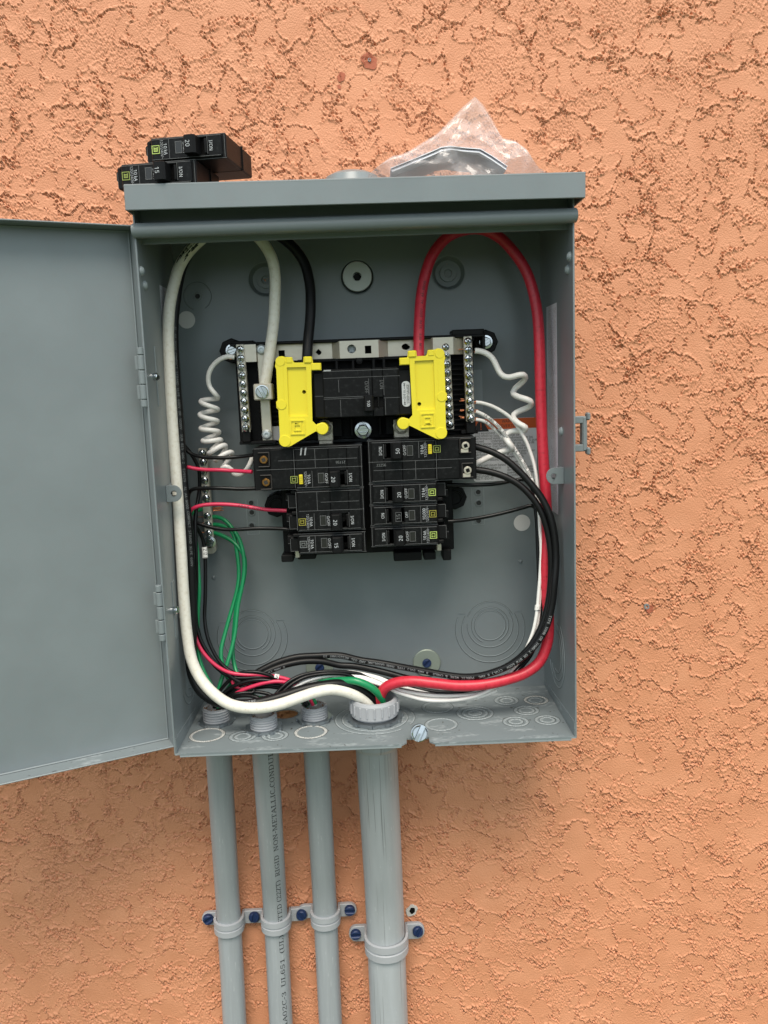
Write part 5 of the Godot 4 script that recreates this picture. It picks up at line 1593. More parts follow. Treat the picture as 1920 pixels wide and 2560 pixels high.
	o = wire("white_wire", "thin white wire with faint black print, second at the right neutral bar", gr, M.white_clean, 0.0018, [110.7, 302.4, 50.0, 116.9, 299.6, 50.0, 125.4, 293.6, 50.0, 133.7, 285.5, 51.0, 141.9, 273.9, 52.0, 149.9, 260.8, 54.0, 156.6, 248.6, 56.0, 162.1, 236.6, 60.0, 165.9, 223.3, 64.0, 168.2, 203.5, 67.0, 169.2, 178.0, 70.0, 168.1, 141.7, 77.0, 165.5, 116.3, 80.0, 163.2, 96.5, 82.0, 157.7, 76.7, 84.0, 148.9, 59.4, 84.0, 137.4, 44.7, 83.0, 121.7, 31.2, 81.0, 103.7, 25.7, 85.0, 80.8, 24.2, 84.0, 58.0, 24.8, 82.0, 39.5, 26.9, 79.0, 21.0, 30.5, 75.0, 6.9, 37.6, 67.0, -8.9, 43.3, 65.0, -33.2, 46.4, 65.0, -47.7, 44.8, 67.0, -63.6, 39.3, 69.0, -79.5, 31.4, 73.0, -91.5, 24.6, 77.0, -100.4, 16.9, 82.0], 0.0, 12)
	wrap_text("14 AWG THHN 600V (UL) 14 AWG THHN 600V (UL) 14 AWG THHN", 0.0018, M.ink_black, o, o.get_meta("path"), 0.0020, 0.008, 10.0, mono, 1.1)
	o = wire("white_wire", "lowest thin white wire at the right neutral bar, crossing the warning label", gr, M.white_clean, 0.0017, [110.5, 294.5, 50.0, 115.4, 293.6, 50.0, 122.0, 290.5, 48.0, 129.2, 284.1, 47.0, 135.6, 277.4, 47.0, 143.1, 267.1, 48.0, 150.4, 256.3, 51.0, 156.2, 245.5, 54.0, 161.4, 232.8, 58.0, 165.0, 218.6, 61.0, 167.3, 200.2, 64.0, 168.4, 177.5, 67.0, 167.3, 139.6, 74.0, 165.3, 115.6, 77.0, 161.8, 92.8, 79.0, 155.9, 74.1, 80.0, 145.3, 56.7, 80.0, 130.8, 40.6, 79.0, 112.1, 28.4, 77.0, 90.4, 22.9, 75.0, 67.4, 22.8, 73.0, 47.2, 25.6, 71.0, 25.6, 30.7, 68.0, 4.1, 39.4, 64.0, -13.3, 43.7, 62.0, -24.7, 46.2, 63.0, -39.3, 45.7, 65.0, -51.5, 43.1, 67.0, -63.8, 36.8, 69.0, -74.6, 31.1, 73.0, -81.9, 26.3, 76.0], 0.0, 12)
	wrap_text("14 AWG THHN 600V (UL)", 0.0018, M.ink_black, o, o.get_meta("path"), 0.0019, 0.008, 10.0, mono, 1.1)
	o = wire("white_wire", "thin white wire arching from the second conduit under the black pair", gr, M.white_clean, 0.0017, [-96.0, 19.0, 88.0, -94.1, 25.6, 86.0, -86.9, 33.1, 82.0, -76.2, 39.3, 78.0, -63.1, 43.6, 74.0, -47.6, 45.2, 70.0, -33.1, 45.2, 68.0, -18.7, 42.6, 68.0, 1.0, 36.3, 72.0, 16.7, 31.4, 75.0, 35.1, 24.1, 80.0, 52.1, 21.5, 83.0, 70.7, 20.5, 84.0, 89.5, 19.9, 83.0, 106.9, 22.0, 82.0, 121.6, 26.7, 81.0], 0.0, 10)
	# coiled white tails
	var axis := smooth_path([-150.3, 327.4, 40.0, -152.1, 316.6, 40.0, -153.5, 301.2, 40.0, -152.6, 290.5, 41.0, -150.7, 280.9, 42.0, -145.8, 273.6, 43.0, -140.3, 267.6, 45.0, -134.2, 260.2, 46.0], 0.004)
	var mm: Array = [-122.8, 363.6, 49.0, -128.9, 364.4, 49.0, -136.2, 362.6, 48.0, -143.3, 357.9, 46.0, -148.7, 350.6, 45.0, -150.7, 342.5, 43.0, -149.6, 335.4, 42.0, -145.5, 330.0, 44.0]
	mm.append_array(coil(axis, 6.7, 0.0087, deg_to_rad(-15.0) + PI, 20).slice(9))
	mm.append_array([-132.8, 254.6, 50.0, -130.5, 250.4, 51.0, -124.5, 249.3, 52.0, -118.8, 252.5, 53.0, -113.5, 259.5, 54.0, -109.9, 267.2, 55.0])
	wire("coiled_wire", "white tail wound into a tight coil at the left of the panel frame", "coiled white tails", M.white_clean, 0.0024, mm, 0.0, 12)
	mm = [111.1, 361.1, 50.0, 116.1, 360.5, 50.0, 122.2, 358.0, 51.0, 127.4, 353.6, 52.0, 130.9, 346.8, 53.0, 133.9, 340.0, 54.0, 137.6, 335.6, 57.0, 143.0, 334.3, 60.0, 149.7, 335.7, 62.0, 155.7, 336.3, 62.0, 158.5, 333.4, 58.0, 155.8, 328.4, 52.0, 150.5, 323.7, 48.0, 147.8, 319.6, 48.0, 149.5, 316.5, 53.0, 155.3, 313.8, 60.0, 162.2, 310.8, 62.0, 164.1, 307.2, 58.0, 160.4, 303.6, 51.0, 153.2, 300.7, 47.0, 148.5, 297.6, 47.0, 148.0, 293.1, 53.0, 152.3, 288.7, 59.0, 157.3, 285.5, 61.0, 157.6, 282.5, 57.0, 152.4, 281.8, 50.0, 145.1, 281.0, 46.0, 140.3, 277.9, 46.0, 140.2, 273.2, 52.0, 143.3, 268.4, 56.0, 145.4, 265.3, 54.0, 142.2, 262.9, 49.0, 135.4, 261.2, 46.0, 126.7, 257.8, 46.0, 117.4, 254.5, 50.0, 110.4, 251.6, 54.0, 106.5, 250.2, 56.0]
	wire("coiled_wire", "white tail with loose bends at the right, crossing the orange warning band", "coiled white tails", M.white_clean, 0.0029, mm, 0.0, 12)
	# left side: reds, blacks and greens
	gr = "thin red wires of the left side"
	wire("red_wire", "upper thin red wire running level into the left column of breakers", gr, M.red_thin, 0.0019, [-108.9, 253.7, 74.0, -130.1, 254.8, 66.0, -142.1, 255.9, 65.0, -154.3, 256.3, 63.0, -161.6, 257.1, 62.0, -168.3, 258.3, 61.0, -175.0, 259.6, 60.0, -178.6, 257.7, 58.0, -179.6, 250.4, 57.0, -177.7, 239.4, 57.0, -174.6, 208.8, 58.0, -175.0, 172.9, 60.0, -176.7, 130.8, 63.0, -177.2, 99.5, 66.0, -174.8, 89.4, 70.0, -169.8, 78.1, 72.0, -162.3, 68.5, 74.0, -153.1, 60.3, 75.0, -142.7, 54.6, 75.0, -128.5, 52.0, 75.0, -113.2, 50.8, 74.0, -98.9, 48.6, 74.0, -85.9, 44.8, 74.0, -76.5, 39.8, 74.0, -69.7, 34.1, 73.0, -64.1, 26.5, 72.0, -61.0, 18.0, 70.0], 0.0, 10)
	sleeve(get_node("red_wire"), Vector3(-0.0917, 0.0473, 0.074), 0.011, 0.0027, "9")
	o = wire("red_wire", "lower thin red wire sagging slightly to the double width breaker", gr, M.red_thin, 0.0019, [-78.9, 213.3, 64.0, -84.8, 213.8, 64.0, -102.5, 215.5, 63.0, -114.2, 217.9, 63.0, -126.0, 220.1, 62.0, -139.1, 221.5, 61.0, -152.2, 221.9, 60.0, -164.1, 220.9, 60.0, -172.0, 218.0, 60.0, -176.8, 211.3, 58.0, -176.6, 190.8, 58.0, -176.8, 154.6, 60.0, -177.7, 118.2, 62.0, -175.9, 91.7, 65.0, -169.9, 78.7, 68.0, -161.9, 67.8, 70.0, -152.8, 57.7, 71.0, -142.6, 47.9, 71.0, -139.4, 39.3, 72.0, -129.7, 37.3, 73.0, -117.4, 41.2, 73.0, -105.2, 44.2, 73.0, -93.2, 44.5, 73.0, -81.4, 40.2, 73.0, -71.1, 31.9, 72.0, -63.7, 22.3, 71.0], 0.0, 10)
	wrap_text("THHN 600V", 0.0017, M.ink_black, o, o.get_meta("path"), 0.0019, 0.022, 0.0, mono, 1.5)
	gr = "thin black wires of the left side"
	wire("black_wire", "thin black wire at the top left, running to the two pole breaker with open terminals", gr, M.black_thin, 0.0019, [-107.6, 269.4, 70.0, -120.3, 268.1, 66.0, -132.2, 267.5, 66.0, -144.3, 267.8, 65.0, -154.7, 268.6, 63.0, -161.4, 269.7, 62.0, -167.0, 271.3, 60.0, -172.0, 274.3, 58.0, -175.8, 277.6, 56.0, -177.8, 280.0, 54.0, -177.0, 280.4, 52.0, -174.7, 276.8, 50.0, -171.3, 271.1, 48.0, -168.0, 263.5, 46.0, -165.7, 256.0, 45.0, -165.6, 246.0, 44.0, -166.2, 237.4, 44.0, -167.7, 227.8, 46.0, -169.0, 219.7, 50.0, -170.5, 208.0, 54.0, -170.8, 178.8, 60.0, -172.0, 148.8, 62.0, -174.4, 118.6, 64.0, -173.6, 96.9, 66.0, -169.8, 81.2, 68.0, -163.6, 69.1, 70.0, -155.0, 58.1, 72.0, -144.5, 50.5, 73.0, -131.3, 48.1, 74.0, -116.9, 48.4, 74.0, -102.7, 47.4, 73.0, -89.7, 43.1, 73.0, -79.4, 34.8, 72.0, -72.7, 24.0, 71.0, -67.2, 15.8, 70.0], 0.0, 10)
	wire("black_wire", "thin black wire below the open terminals, turning down sharply at its left end", gr, M.black_thin, 0.0019, [-107.9, 236.2, 64.0, -125.4, 236.7, 65.0, -137.3, 237.8, 65.0, -149.4, 238.4, 64.0, -158.7, 238.3, 62.0, -166.1, 238.2, 61.0, -171.6, 236.5, 60.0, -174.7, 232.1, 58.0, -175.4, 226.0, 58.0, -175.2, 216.2, 58.0, -173.0, 198.2, 60.0, -173.6, 167.1, 62.0, -174.5, 135.9, 64.0, -175.2, 111.8, 66.0, -172.3, 92.5, 68.0, -166.0, 77.9, 70.0, -157.0, 64.5, 72.0, -146.5, 54.7, 74.0, -136.1, 45.9, 75.0, -122.0, 41.5, 75.0, -105.2, 40.8, 75.0, -91.1, 37.3, 74.0, -80.7, 31.4, 73.0, -70.5, 21.4, 71.0], 0.0, 10)
	o = wire("black_wire", "thin black wire to the lowest left breaker, white numbered sleeve on its loop", gr, M.black_thin, 0.0019, [-77.8, 194.0, 62.0, -81.3, 194.7, 62.0, -93.2, 195.6, 61.0, -109.8, 196.3, 61.0, -127.8, 195.9, 60.0, -141.2, 196.1, 58.0, -153.3, 198.0, 56.0, -163.1, 200.7, 54.0, -170.5, 203.1, 52.0, -174.4, 203.9, 50.0, -173.2, 201.1, 48.0, -169.7, 193.9, 46.0, -167.0, 185.5, 44.0, -165.7, 176.8, 44.0, -165.4, 165.8, 45.0, -165.8, 151.3, 47.0, -166.8, 127.4, 51.0, -168.1, 106.0, 55.0, -166.5, 92.0, 59.0, -161.4, 76.7, 63.0, -153.7, 63.9, 67.0, -144.7, 55.8, 70.0, -133.9, 50.3, 72.0, -119.5, 44.8, 74.0, -105.2, 40.8, 75.0, -92.1, 38.3, 75.0], 0.0, 10)
	sleeve(o, Vector3(-0.1659, 0.1708, 0.045), 0.017, 0.0028, "2 0 8")
	o = wire("black_wire", "thin black wire beside the thick black cable at lower left, one digit sleeve", gr, M.black_thin, 0.0019, [-171.3, 209.3, 46.0, -172.4, 195.3, 50.0, -172.3, 171.6, 54.0, -172.6, 147.7, 57.0, -173.6, 129.7, 59.0, -175.0, 111.7, 61.0, -173.4, 95.1, 64.0, -168.2, 78.0, 66.0, -159.9, 64.8, 69.0, -149.3, 55.1, 71.0, -136.4, 48.6, 72.0, -123.4, 42.1, 73.0, -119.9, 34.2, 76.0, -130.4, 34.2, 78.0, -141.3, 32.2, 78.0, -149.7, 23.5, 74.0, -155.1, 15.2, 70.0], 0.0, 10)
	sleeve(o, Vector3(-0.1726, 0.1411, 0.058), 0.013, 0.0027, "1")
	wire("black_wire", "short thin black wire arching low behind the white cable between two conduits", gr, M.black_thin, 0.0019, [-150.1, 18.2, 70.0, -145.0, 25.7, 72.0, -136.0, 31.1, 74.0, -123.6, 33.8, 75.0, -110.4, 32.6, 76.0, -102.0, 29.8, 77.0, -96.8, 25.2, 78.0, -95.1, 18.4, 80.0], 0.0, 10)
	wire("black_wire", "upper of two thin black wires arching from the second conduit to the right", gr, M.black_thin, 0.0019, [-104.3, 19.4, 88.0, -102.1, 28.0, 88.0, -94.9, 36.1, 84.0, -85.4, 43.6, 80.0, -73.5, 48.5, 76.0, -59.3, 50.0, 72.0, -44.9, 49.9, 70.0, -30.6, 48.2, 68.0, -13.9, 44.3, 66.0, 6.7, 33.1, 68.0, 25.5, 28.1, 70.0, 44.2, 24.5, 72.0, 64.4, 22.5, 73.0], 0.0, 10)
	wire("black_wire", "lower of two thin black wires arching from the second conduit to the right", gr, M.black_thin, 0.0019, [-100.0, 19.4, 90.0, -97.9, 26.9, 89.0, -91.2, 34.8, 86.0, -81.7, 42.2, 82.0, -69.8, 47.1, 78.0, -55.6, 48.5, 74.0, -41.3, 48.2, 72.0, -25.8, 45.3, 70.0, -13.5, 36.6, 69.0, 3.8, 32.0, 71.0, 21.0, 27.5, 73.0], 0.0, 10)
	wire("black_wire", "thin black wire lying across the others low at left, first conduit to third", gr, M.black_thin, 0.0019, [-159.2, 17.3, 70.0, -154.5, 28.0, 72.0, -143.7, 38.7, 75.0, -128.7, 45.0, 77.0, -112.9, 46.9, 78.0, -97.5, 44.0, 78.0, -84.8, 36.8, 77.0, -74.5, 28.5, 76.0, -67.9, 19.0, 75.0], 0.0, 10)
	wire("black_wire", "thin black wire running flat along the back corner behind the small conduits", gr, M.black_thin, 0.0019, [-150.3, 37.6, 50.0, -138.0, 32.0, 52.0, -122.9, 30.5, 55.0, -107.7, 32.4, 58.0, -92.7, 30.4, 62.0, -80.4, 25.0, 66.0, -70.8, 18.1, 69.0], 0.0, 10)
	wire("red_wire", "short thin red wire curving from the first conduit up to the third", "thin red wires of the left side", M.red_thin, 0.0019, [-153.6, 16.3, 68.0, -146.2, 26.4, 72.0, -134.2, 34.9, 76.0, -120.4, 40.6, 78.0, -106.9, 44.1, 79.0, -95.0, 44.9, 79.0, -83.2, 42.1, 78.0, -73.0, 35.3, 76.0, -65.3, 24.4, 73.0, -62.3, 15.9, 71.0], 0.0, 10)
	wire("black_wire", "thin black wire looping highest above the first conduit before dropping to the third", gr, M.black_thin, 0.0018, [-162.1, 16.0, 68.0, -158.5, 28.7, 70.0, -148.8, 41.6, 72.0, -134.6, 52.9, 74.0, -120.0, 54.5, 75.0, -104.6, 50.7, 75.0, -91.9, 42.7, 75.0, -81.6, 33.4, 75.0, -72.6, 22.6, 74.0, -68.8, 15.7, 73.0], 0.0, 10)
	wire("black_wire", "thin black wire close above the thick cables between first and second conduit", gr, M.black_thin, 0.0018, [-152.9, 16.5, 72.0, -147.0, 25.0, 75.0, -136.4, 31.1, 79.0, -124.0, 32.3, 82.0, -113.0, 29.8, 85.0, -105.8, 24.4, 88.0, -103.5, 20.1, 90.0], 0.0, 10)
	wire("green_wire", "green wire lying low along the floor corner from the first conduit to the third", "green ground wires of the left side", M.green, 0.0020, [-157.6, 16.3, 66.0, -150.5, 30.6, 66.0, -141.4, 40.4, 66.0, -130.5, 35.6, 68.0, -122.2, 28.3, 70.0, -111.3, 24.8, 72.0, -96.6, 25.8, 73.0, -83.1, 30.3, 73.0, -72.2, 32.3, 73.0, -64.1, 26.5, 72.0, -59.8, 16.7, 70.0], 0.0, 10)
	gr = "green ground wires of the left side"
	wire("green_wire", "green wire from the highest of the lower ground bar screws, bowing out to the right", gr, M.green, 0.0021, [-161.6, 202.5, 13.0, -158.2, 202.7, 14.0, -151.4, 201.3, 17.0, -145.4, 197.6, 20.0, -141.0, 192.6, 22.0, -133.3, 180.9, 26.0, -130.1, 169.8, 28.0, -128.7, 158.7, 30.0, -129.3, 146.5, 32.0, -132.2, 130.8, 35.0, -136.2, 115.2, 38.0, -138.3, 101.1, 42.0, -140.1, 87.1, 46.0, -143.2, 73.5, 51.0, -147.8, 59.1, 57.0, -152.6, 47.0, 62.0, -156.3, 36.0, 66.0, -158.0, 26.6, 68.0, -159.4, 15.8, 66.0], 0.0, 10)
	wire("green_wire", "green wire from the second of the lower ground bar screws, inside the bowed one", gr, M.green, 0.0021, [-162.1, 194.4, 13.0, -158.7, 194.6, 14.0, -152.1, 193.7, 16.0, -145.5, 191.5, 18.0, -141.3, 187.5, 20.0, -136.7, 168.0, 24.0, -135.5, 155.6, 26.0, -135.3, 143.3, 28.0, -137.6, 128.8, 31.0, -141.4, 115.7, 34.0, -145.6, 102.9, 38.0, -149.1, 91.4, 42.0, -152.1, 81.2, 46.0, -154.4, 72.4, 50.0, -154.7, 64.4, 53.0, -153.0, 56.4, 56.0, -149.8, 48.8, 60.0, -145.3, 42.4, 64.0, -137.8, 37.4, 67.0, -128.1, 31.1, 70.0, -118.4, 26.7, 72.0, -108.6, 25.7, 74.0, -100.0, 21.6, 78.0], 0.0, 10)
	wire("green_wire", "green wire from the lowest ground bar screw, falling straightest behind the other two", gr, M.green, 0.0021, [-162.1, 185.9, 13.0, -157.9, 185.3, 15.0, -151.2, 183.0, 18.0, -143.3, 179.3, 21.0, -136.8, 174.4, 24.0, -128.6, 160.8, 28.0, -128.3, 149.8, 30.0, -130.8, 136.4, 32.0, -134.8, 124.6, 35.0, -138.9, 110.0, 37.0, -141.3, 94.0, 39.0, -143.2, 78.0, 41.0, -144.2, 63.6, 44.0, -142.3, 52.0, 48.0, -138.2, 43.6, 54.0, -131.6, 36.5, 60.0, -123.9, 29.5, 66.0, -118.9, 23.1, 70.0], 0.0, 10)
	wire("green_wire", "green wire behind the thick black cable, rising to the ground bar's left side", gr, M.green, 0.0021, [-171.0, 211.3, 14.0, -173.8, 211.0, 16.0, -177.5, 209.8, 20.0, -180.9, 208.0, 26.0, -180.1, 204.1, 34.0, -176.5, 196.4, 42.0, -173.3, 185.4, 48.0, -171.5, 173.5, 52.0, -171.1, 161.6, 55.0, -170.6, 134.7, 60.0, -172.4, 118.0, 62.0, -174.1, 98.8, 64.0, -174.4, 82.3, 67.0, -172.7, 67.0, 70.0, -168.0, 54.4, 74.0, -162.4, 43.6, 76.0, -158.8, 31.5, 74.0, -158.0, 17.3, 70.0], 0.0, 10)

# ---------- conduits ----------
func build_conduits() -> void:
	var spec := [
		["grey conduit with bare threaded end, leftmost of the four below the box", 0.0133, [-161.0, 0.0, 65.0, -161.5, -18.0, 62.8, -164.1, -60.0, 51.8, -167.5, -120.0, 37.5, -170.9, -180.0, 23.2, -173.2, -225.0, 13.3, -174.0, -262.0, 10.0, -174.5, -310.0, 10.0, -175.8, -400.0, 10.0, -175.8, -700.0, 10.0, -175.8, -1250.0, 10.0], 0.0130, M.pvc],
		["grey conduit printed with black lettering, second from the left", 0.0133, [-110.3, 0.0, 89.0, -110.7, -18.0, 85.8, -113.0, -60.0, 70.0, -115.9, -120.0, 49.5, -118.8, -180.0, 29.0, -120.8, -225.0, 14.7, -121.5, -262.0, 10.0, -122.0, -310.0, 10.0, -123.0, -400.0, 10.0, -123.0, -700.0, 10.0, -123.0, -1250.0, 10.0], 0.0130, M.pvc],
		["slim grey conduit without print, next to the thick one", 0.0133, [-61.5, 0.0, 69.5, -61.7, -18.0, 67.1, -62.5, -60.0, 55.2, -63.6, -120.0, 39.8, -64.8, -180.0, 24.3, -65.5, -225.0, 13.6, -65.8, -262.0, 10.0, -66.0, -310.0, 10.0, -66.3, -400.0, 10.0, -66.3, -700.0, 10.0, -66.3, -1250.0, 10.0], 0.0130, M.pvc],
		["thick scratched grey conduit with a ribbed bushing on its end inside the box", 0.0212, [-0.6, 0.0, 73.5, -0.5, -18.0, 71.2, -0.2, -60.0, 59.9, 0.3, -120.0, 45.2, 0.8, -180.0, 30.6, 1.1, -225.0, 20.4, 1.2, -262.0, 17.0, 1.2, -310.0, 17.0, 1.2, -400.0, 17.0, 1.2, -700.0, 17.0, 1.2, -1250.0, 17.0], 0.0205, M.pvc_dirty]]
	for k in 4:
		var s: Array = spec[k]
		var o := thing("conduit", s[0], "conduit", "grey conduits under the box")
		var c := smooth_path(s[2], 0.008)
		var r: float = s[1]
		var g := Geo.new()
		g.sweep(c, [r], 40, false)
		part(g, "pipe", s[4], o)
		var top := c[0]
		var y := Vector3(0, 1, 0)
		var bas := facing(y)
		var big := k == 3
		# adapter: a hub under the floor, threads above it
		g = Geo.new()
		var hub: Array = [Vector2(r + 0.0006, -0.020), Vector2(r + 0.0032, -0.0165), Vector2(r + 0.0036, -0.004), Vector2(r + 0.0030, -0.0022)] if not big else [Vector2(r + 0.0004, -0.030), Vector2(r + 0.0026, -0.0265), Vector2(r + 0.0036, -0.018), Vector2(r + 0.0042, -0.004), Vector2(r + 0.0036, -0.0022)]
		g.lathe(hub, Transform3D(bas, Vector3(top.x, 0, top.z)), 40)
		part(g, "adapter_hub", s[4], o)
		g = Geo.new()
		var prof := [Vector2(s[3], -0.002)]
		var h: float = [0.0160, 0.0160, 0.0155, 0.012][k]
		var n := int(h / 0.0024)
		for i in n:
			var y0 := 0.0 + h * i / n
			prof.append(Vector2(s[3] + 0.0005, y0 + 0.0002))
			prof.append(Vector2(s[3] + 0.0005, y0 + h / n * 0.35))
			prof.append(Vector2(s[3] - 0.0008, y0 + h / n * 0.60))
			prof.append(Vector2(s[3] - 0.0008, y0 + h / n * 0.90))
		prof.append_array([Vector2(s[3] - 0.0002, h), Vector2(s[3] - 0.0020, h), Vector2(s[3] - 0.0022, h - 0.014), Vector2(0, h - 0.014)])
		g.lathe(prof, Transform3D(bas, Vector3(top.x, 0, top.z)), 40)
		part(g, "threaded_end", M.pvc_light, o)
		if not big:
			g = Geo.new()
			g.lathe([Vector2(s[3] - 0.0021, 0), Vector2(s[3] - 0.006, 0.0011), Vector2(0, 0.0004)], Transform3D(bas, Vector3(top.x, h - 0.009, top.z)), 28)
			part(g, "dirt", M.dirt, o)
			crumbs(o, Vector3(top.x, h, top.z), s[3] - 0.0012, k)
		# toothed locknut
		g = Geo.new()
		var ri: float = s[3] + 0.0004
		var ro: float = s[3] + (0.0042 if not big else 0.0068)
		var ol := PackedVector2Array()
		var teeth := 8 if not big else 10
		for i in teeth:
			for e in [[0.0, 0.0], [0.13, 0.0], [0.17, 0.0016], [0.40, 0.0016], [0.44, 0.0], [0.72, 0.0]]:
				var a: float = TAU * (i + e[0]) / teeth + 0.3 * k
				ol.append(Vector2(cos(a), sin(a)) * (ro + e[1]))
		g.prism(cut(ol, [circle(Vector2.ZERO, ri, 40)]), 0.0003, 0.0032, Transform3D(bas, Vector3(top.x, 0, top.z)), 0.0)
		part(g, "locknut", M.nut, o)
		if big:
			g = Geo.new()
			var rb := 0.0238
			g.lathe([Vector2(rb - 0.0010, 0.0048), Vector2(rb, 0.0062), Vector2(rb, 0.0195), Vector2(rb - 0.0014, 0.0222), Vector2(rb - 0.0034, 0.0226), Vector2(rb - 0.0052, 0.0212), Vector2(rb - 0.0056, 0.006), Vector2(rb - 0.006, 0.002)], Transform3D(bas, Vector3(top.x, 0, top.z)), 48)
			for i in 20:
				var a := TAU * i / 20.0
				var d := Vector3(cos(a), 0, sin(a))
				g.box(Vector3.ZERO, Vector3(0.0018, 0.0105, 0.0022), 0.0006, Transform3D(Basis(Vector3(-sin(a), 0, cos(a)), y, d), Vector3(top.x, 0.0138, top.z) + d * (rb + 0.0002)))
			part(g, "bushing", M.pvc_light, o)
		if k == 1:
			var up := c.duplicate()
			up.reverse()
			wrap_text("D  AA02C-3  UL651  (UL) LISTED (22ZT)  RIGID  NON-METALLIC.CONDUIT", 0.0048, M.ink_black, o, up, r, 0.852, -30.0, serif, 1.72)
	# a scuff of dry glue where the thick pipe enters its hub
	build_straps()

func crumbs(o: Node3D, p: Vector3, r: float, sd: int) -> void:
	var rng := RandomNumberGenerator.new()
	rng.seed = 300 + sd
	var g := Geo.new()
	for k in 46:
		var a := rng.randf_range(0, TAU)
		var q := p + Vector3(cos(a), 0, sin(a)) * r * rng.randf_range(0.72, 1.02) + Vector3(0, rng.randf_range(-0.0012, 0.0006), 0)
		var s := rng.randf_range(0.0005, 0.0014)
		g.box(q, Vector3(s, s * 0.8, s), s * 0.3, Transform3D.IDENTITY)
	part(g, "dirt_crumbs", M.dirt, o)

func build_straps() -> void:
	var z0 := -0.004
	for q in [[-0.1742, -0.2590, 0.0133, 0.010, Vector3(-0.1988, -0.2567, 0.004), Vector3(-0.1469, -0.2579, 0.006), "grey pipe strap round the leftmost conduit"], [-0.1216, -0.2590, 0.0133, 0.010, Vector3(-0.1466, -0.252, 0.001), Vector3(-0.0934, -0.2565, 0.006), "grey pipe strap round the conduit with black lettering"], [-0.0658, -0.2560, 0.0133, 0.010, Vector3(-0.0902, -0.2506, 0.001), Vector3(-0.0386, -0.253, 0.006), "grey pipe strap round the slim unprinted conduit"], [0.0016, -0.2860, 0.0212, 0.017, Vector3(-0.0331, -0.282, 0.005), Vector3(0.0377, -0.2845, 0.005), "wide grey pipe strap round the thick scratched conduit"]]:
		var o := thing("pipe_strap", q[6], "pipe strap", "pipe straps on the wall")
		var x: float = q[0]
		var y: float = q[1]
		var r: float = q[2] + 0.0004
		var cz: float = q[3]
		var hgt := 0.0155 if r < 0.02 else 0.019
		var th := 0.0030
		# hoop with a rib at either edge
		var g := Geo.new()
		var t := Transform3D(facing(Vector3(0, 1, 0)), Vector3(x, y - hgt * 0.5, cz))
		var zx := t.basis.inverse() * Vector3(0, 0, 1)
		var mid := atan2(zx.y, zx.x)
		var prof := [Vector2(r, 0), Vector2(r + th, 0.0004), Vector2(r + th, hgt * 0.42), Vector2(r + th * 0.55, hgt * 0.47), Vector2(r + th * 0.55, hgt * 0.53), Vector2(r + th, hgt * 0.58), Vector2(r + th, hgt - 0.0004), Vector2(r, hgt)]
		g.lathe(prof, t, 30, mid - PI * 0.5, mid + PI * 0.5)
		for s in [-1.0, 1.0]:
			g.box(Vector3(x + s * (r + th * 0.5), y, (cz + z0) * 0.5), Vector3(th, hgt, cz - z0), 0.0006)
		part(g, "hoop", M.pvc_light, o)
		for e in [[q[4], -1.0], [q[5], 1.0]]:
			g = Geo.new()
			var p: Vector3 = e[0]
			var xi: float = x + e[1] * (r + th * 0.6)
			var ol := PackedVector2Array()
			for k in 9:
				var a := deg_to_rad(-90 + 22.5 * k)
				ol.append(Vector2(p.x + e[1] * cos(a) * 0.0078, y + sin(a) * hgt * 0.5))
			ol.append(Vector2(xi, y + hgt * 0.5))
			ol.append(Vector2(xi, y - hgt * 0.5))
			g.prism(ol, z0, z0 + 0.0048, Transform3D.IDENTITY, 0.0006)
			part(g, "ear", M.pvc_light, o)
		for e in ([q[4], q[5]] if q[4].z > 0.002 else [q[5]]):
			bolt("blue", Vector3(e.x, y + 0.001, z0 + 0.0056), o, 30.0 + 900.0 * e.x, Vector3(0.05, 0, 1), 1.22)

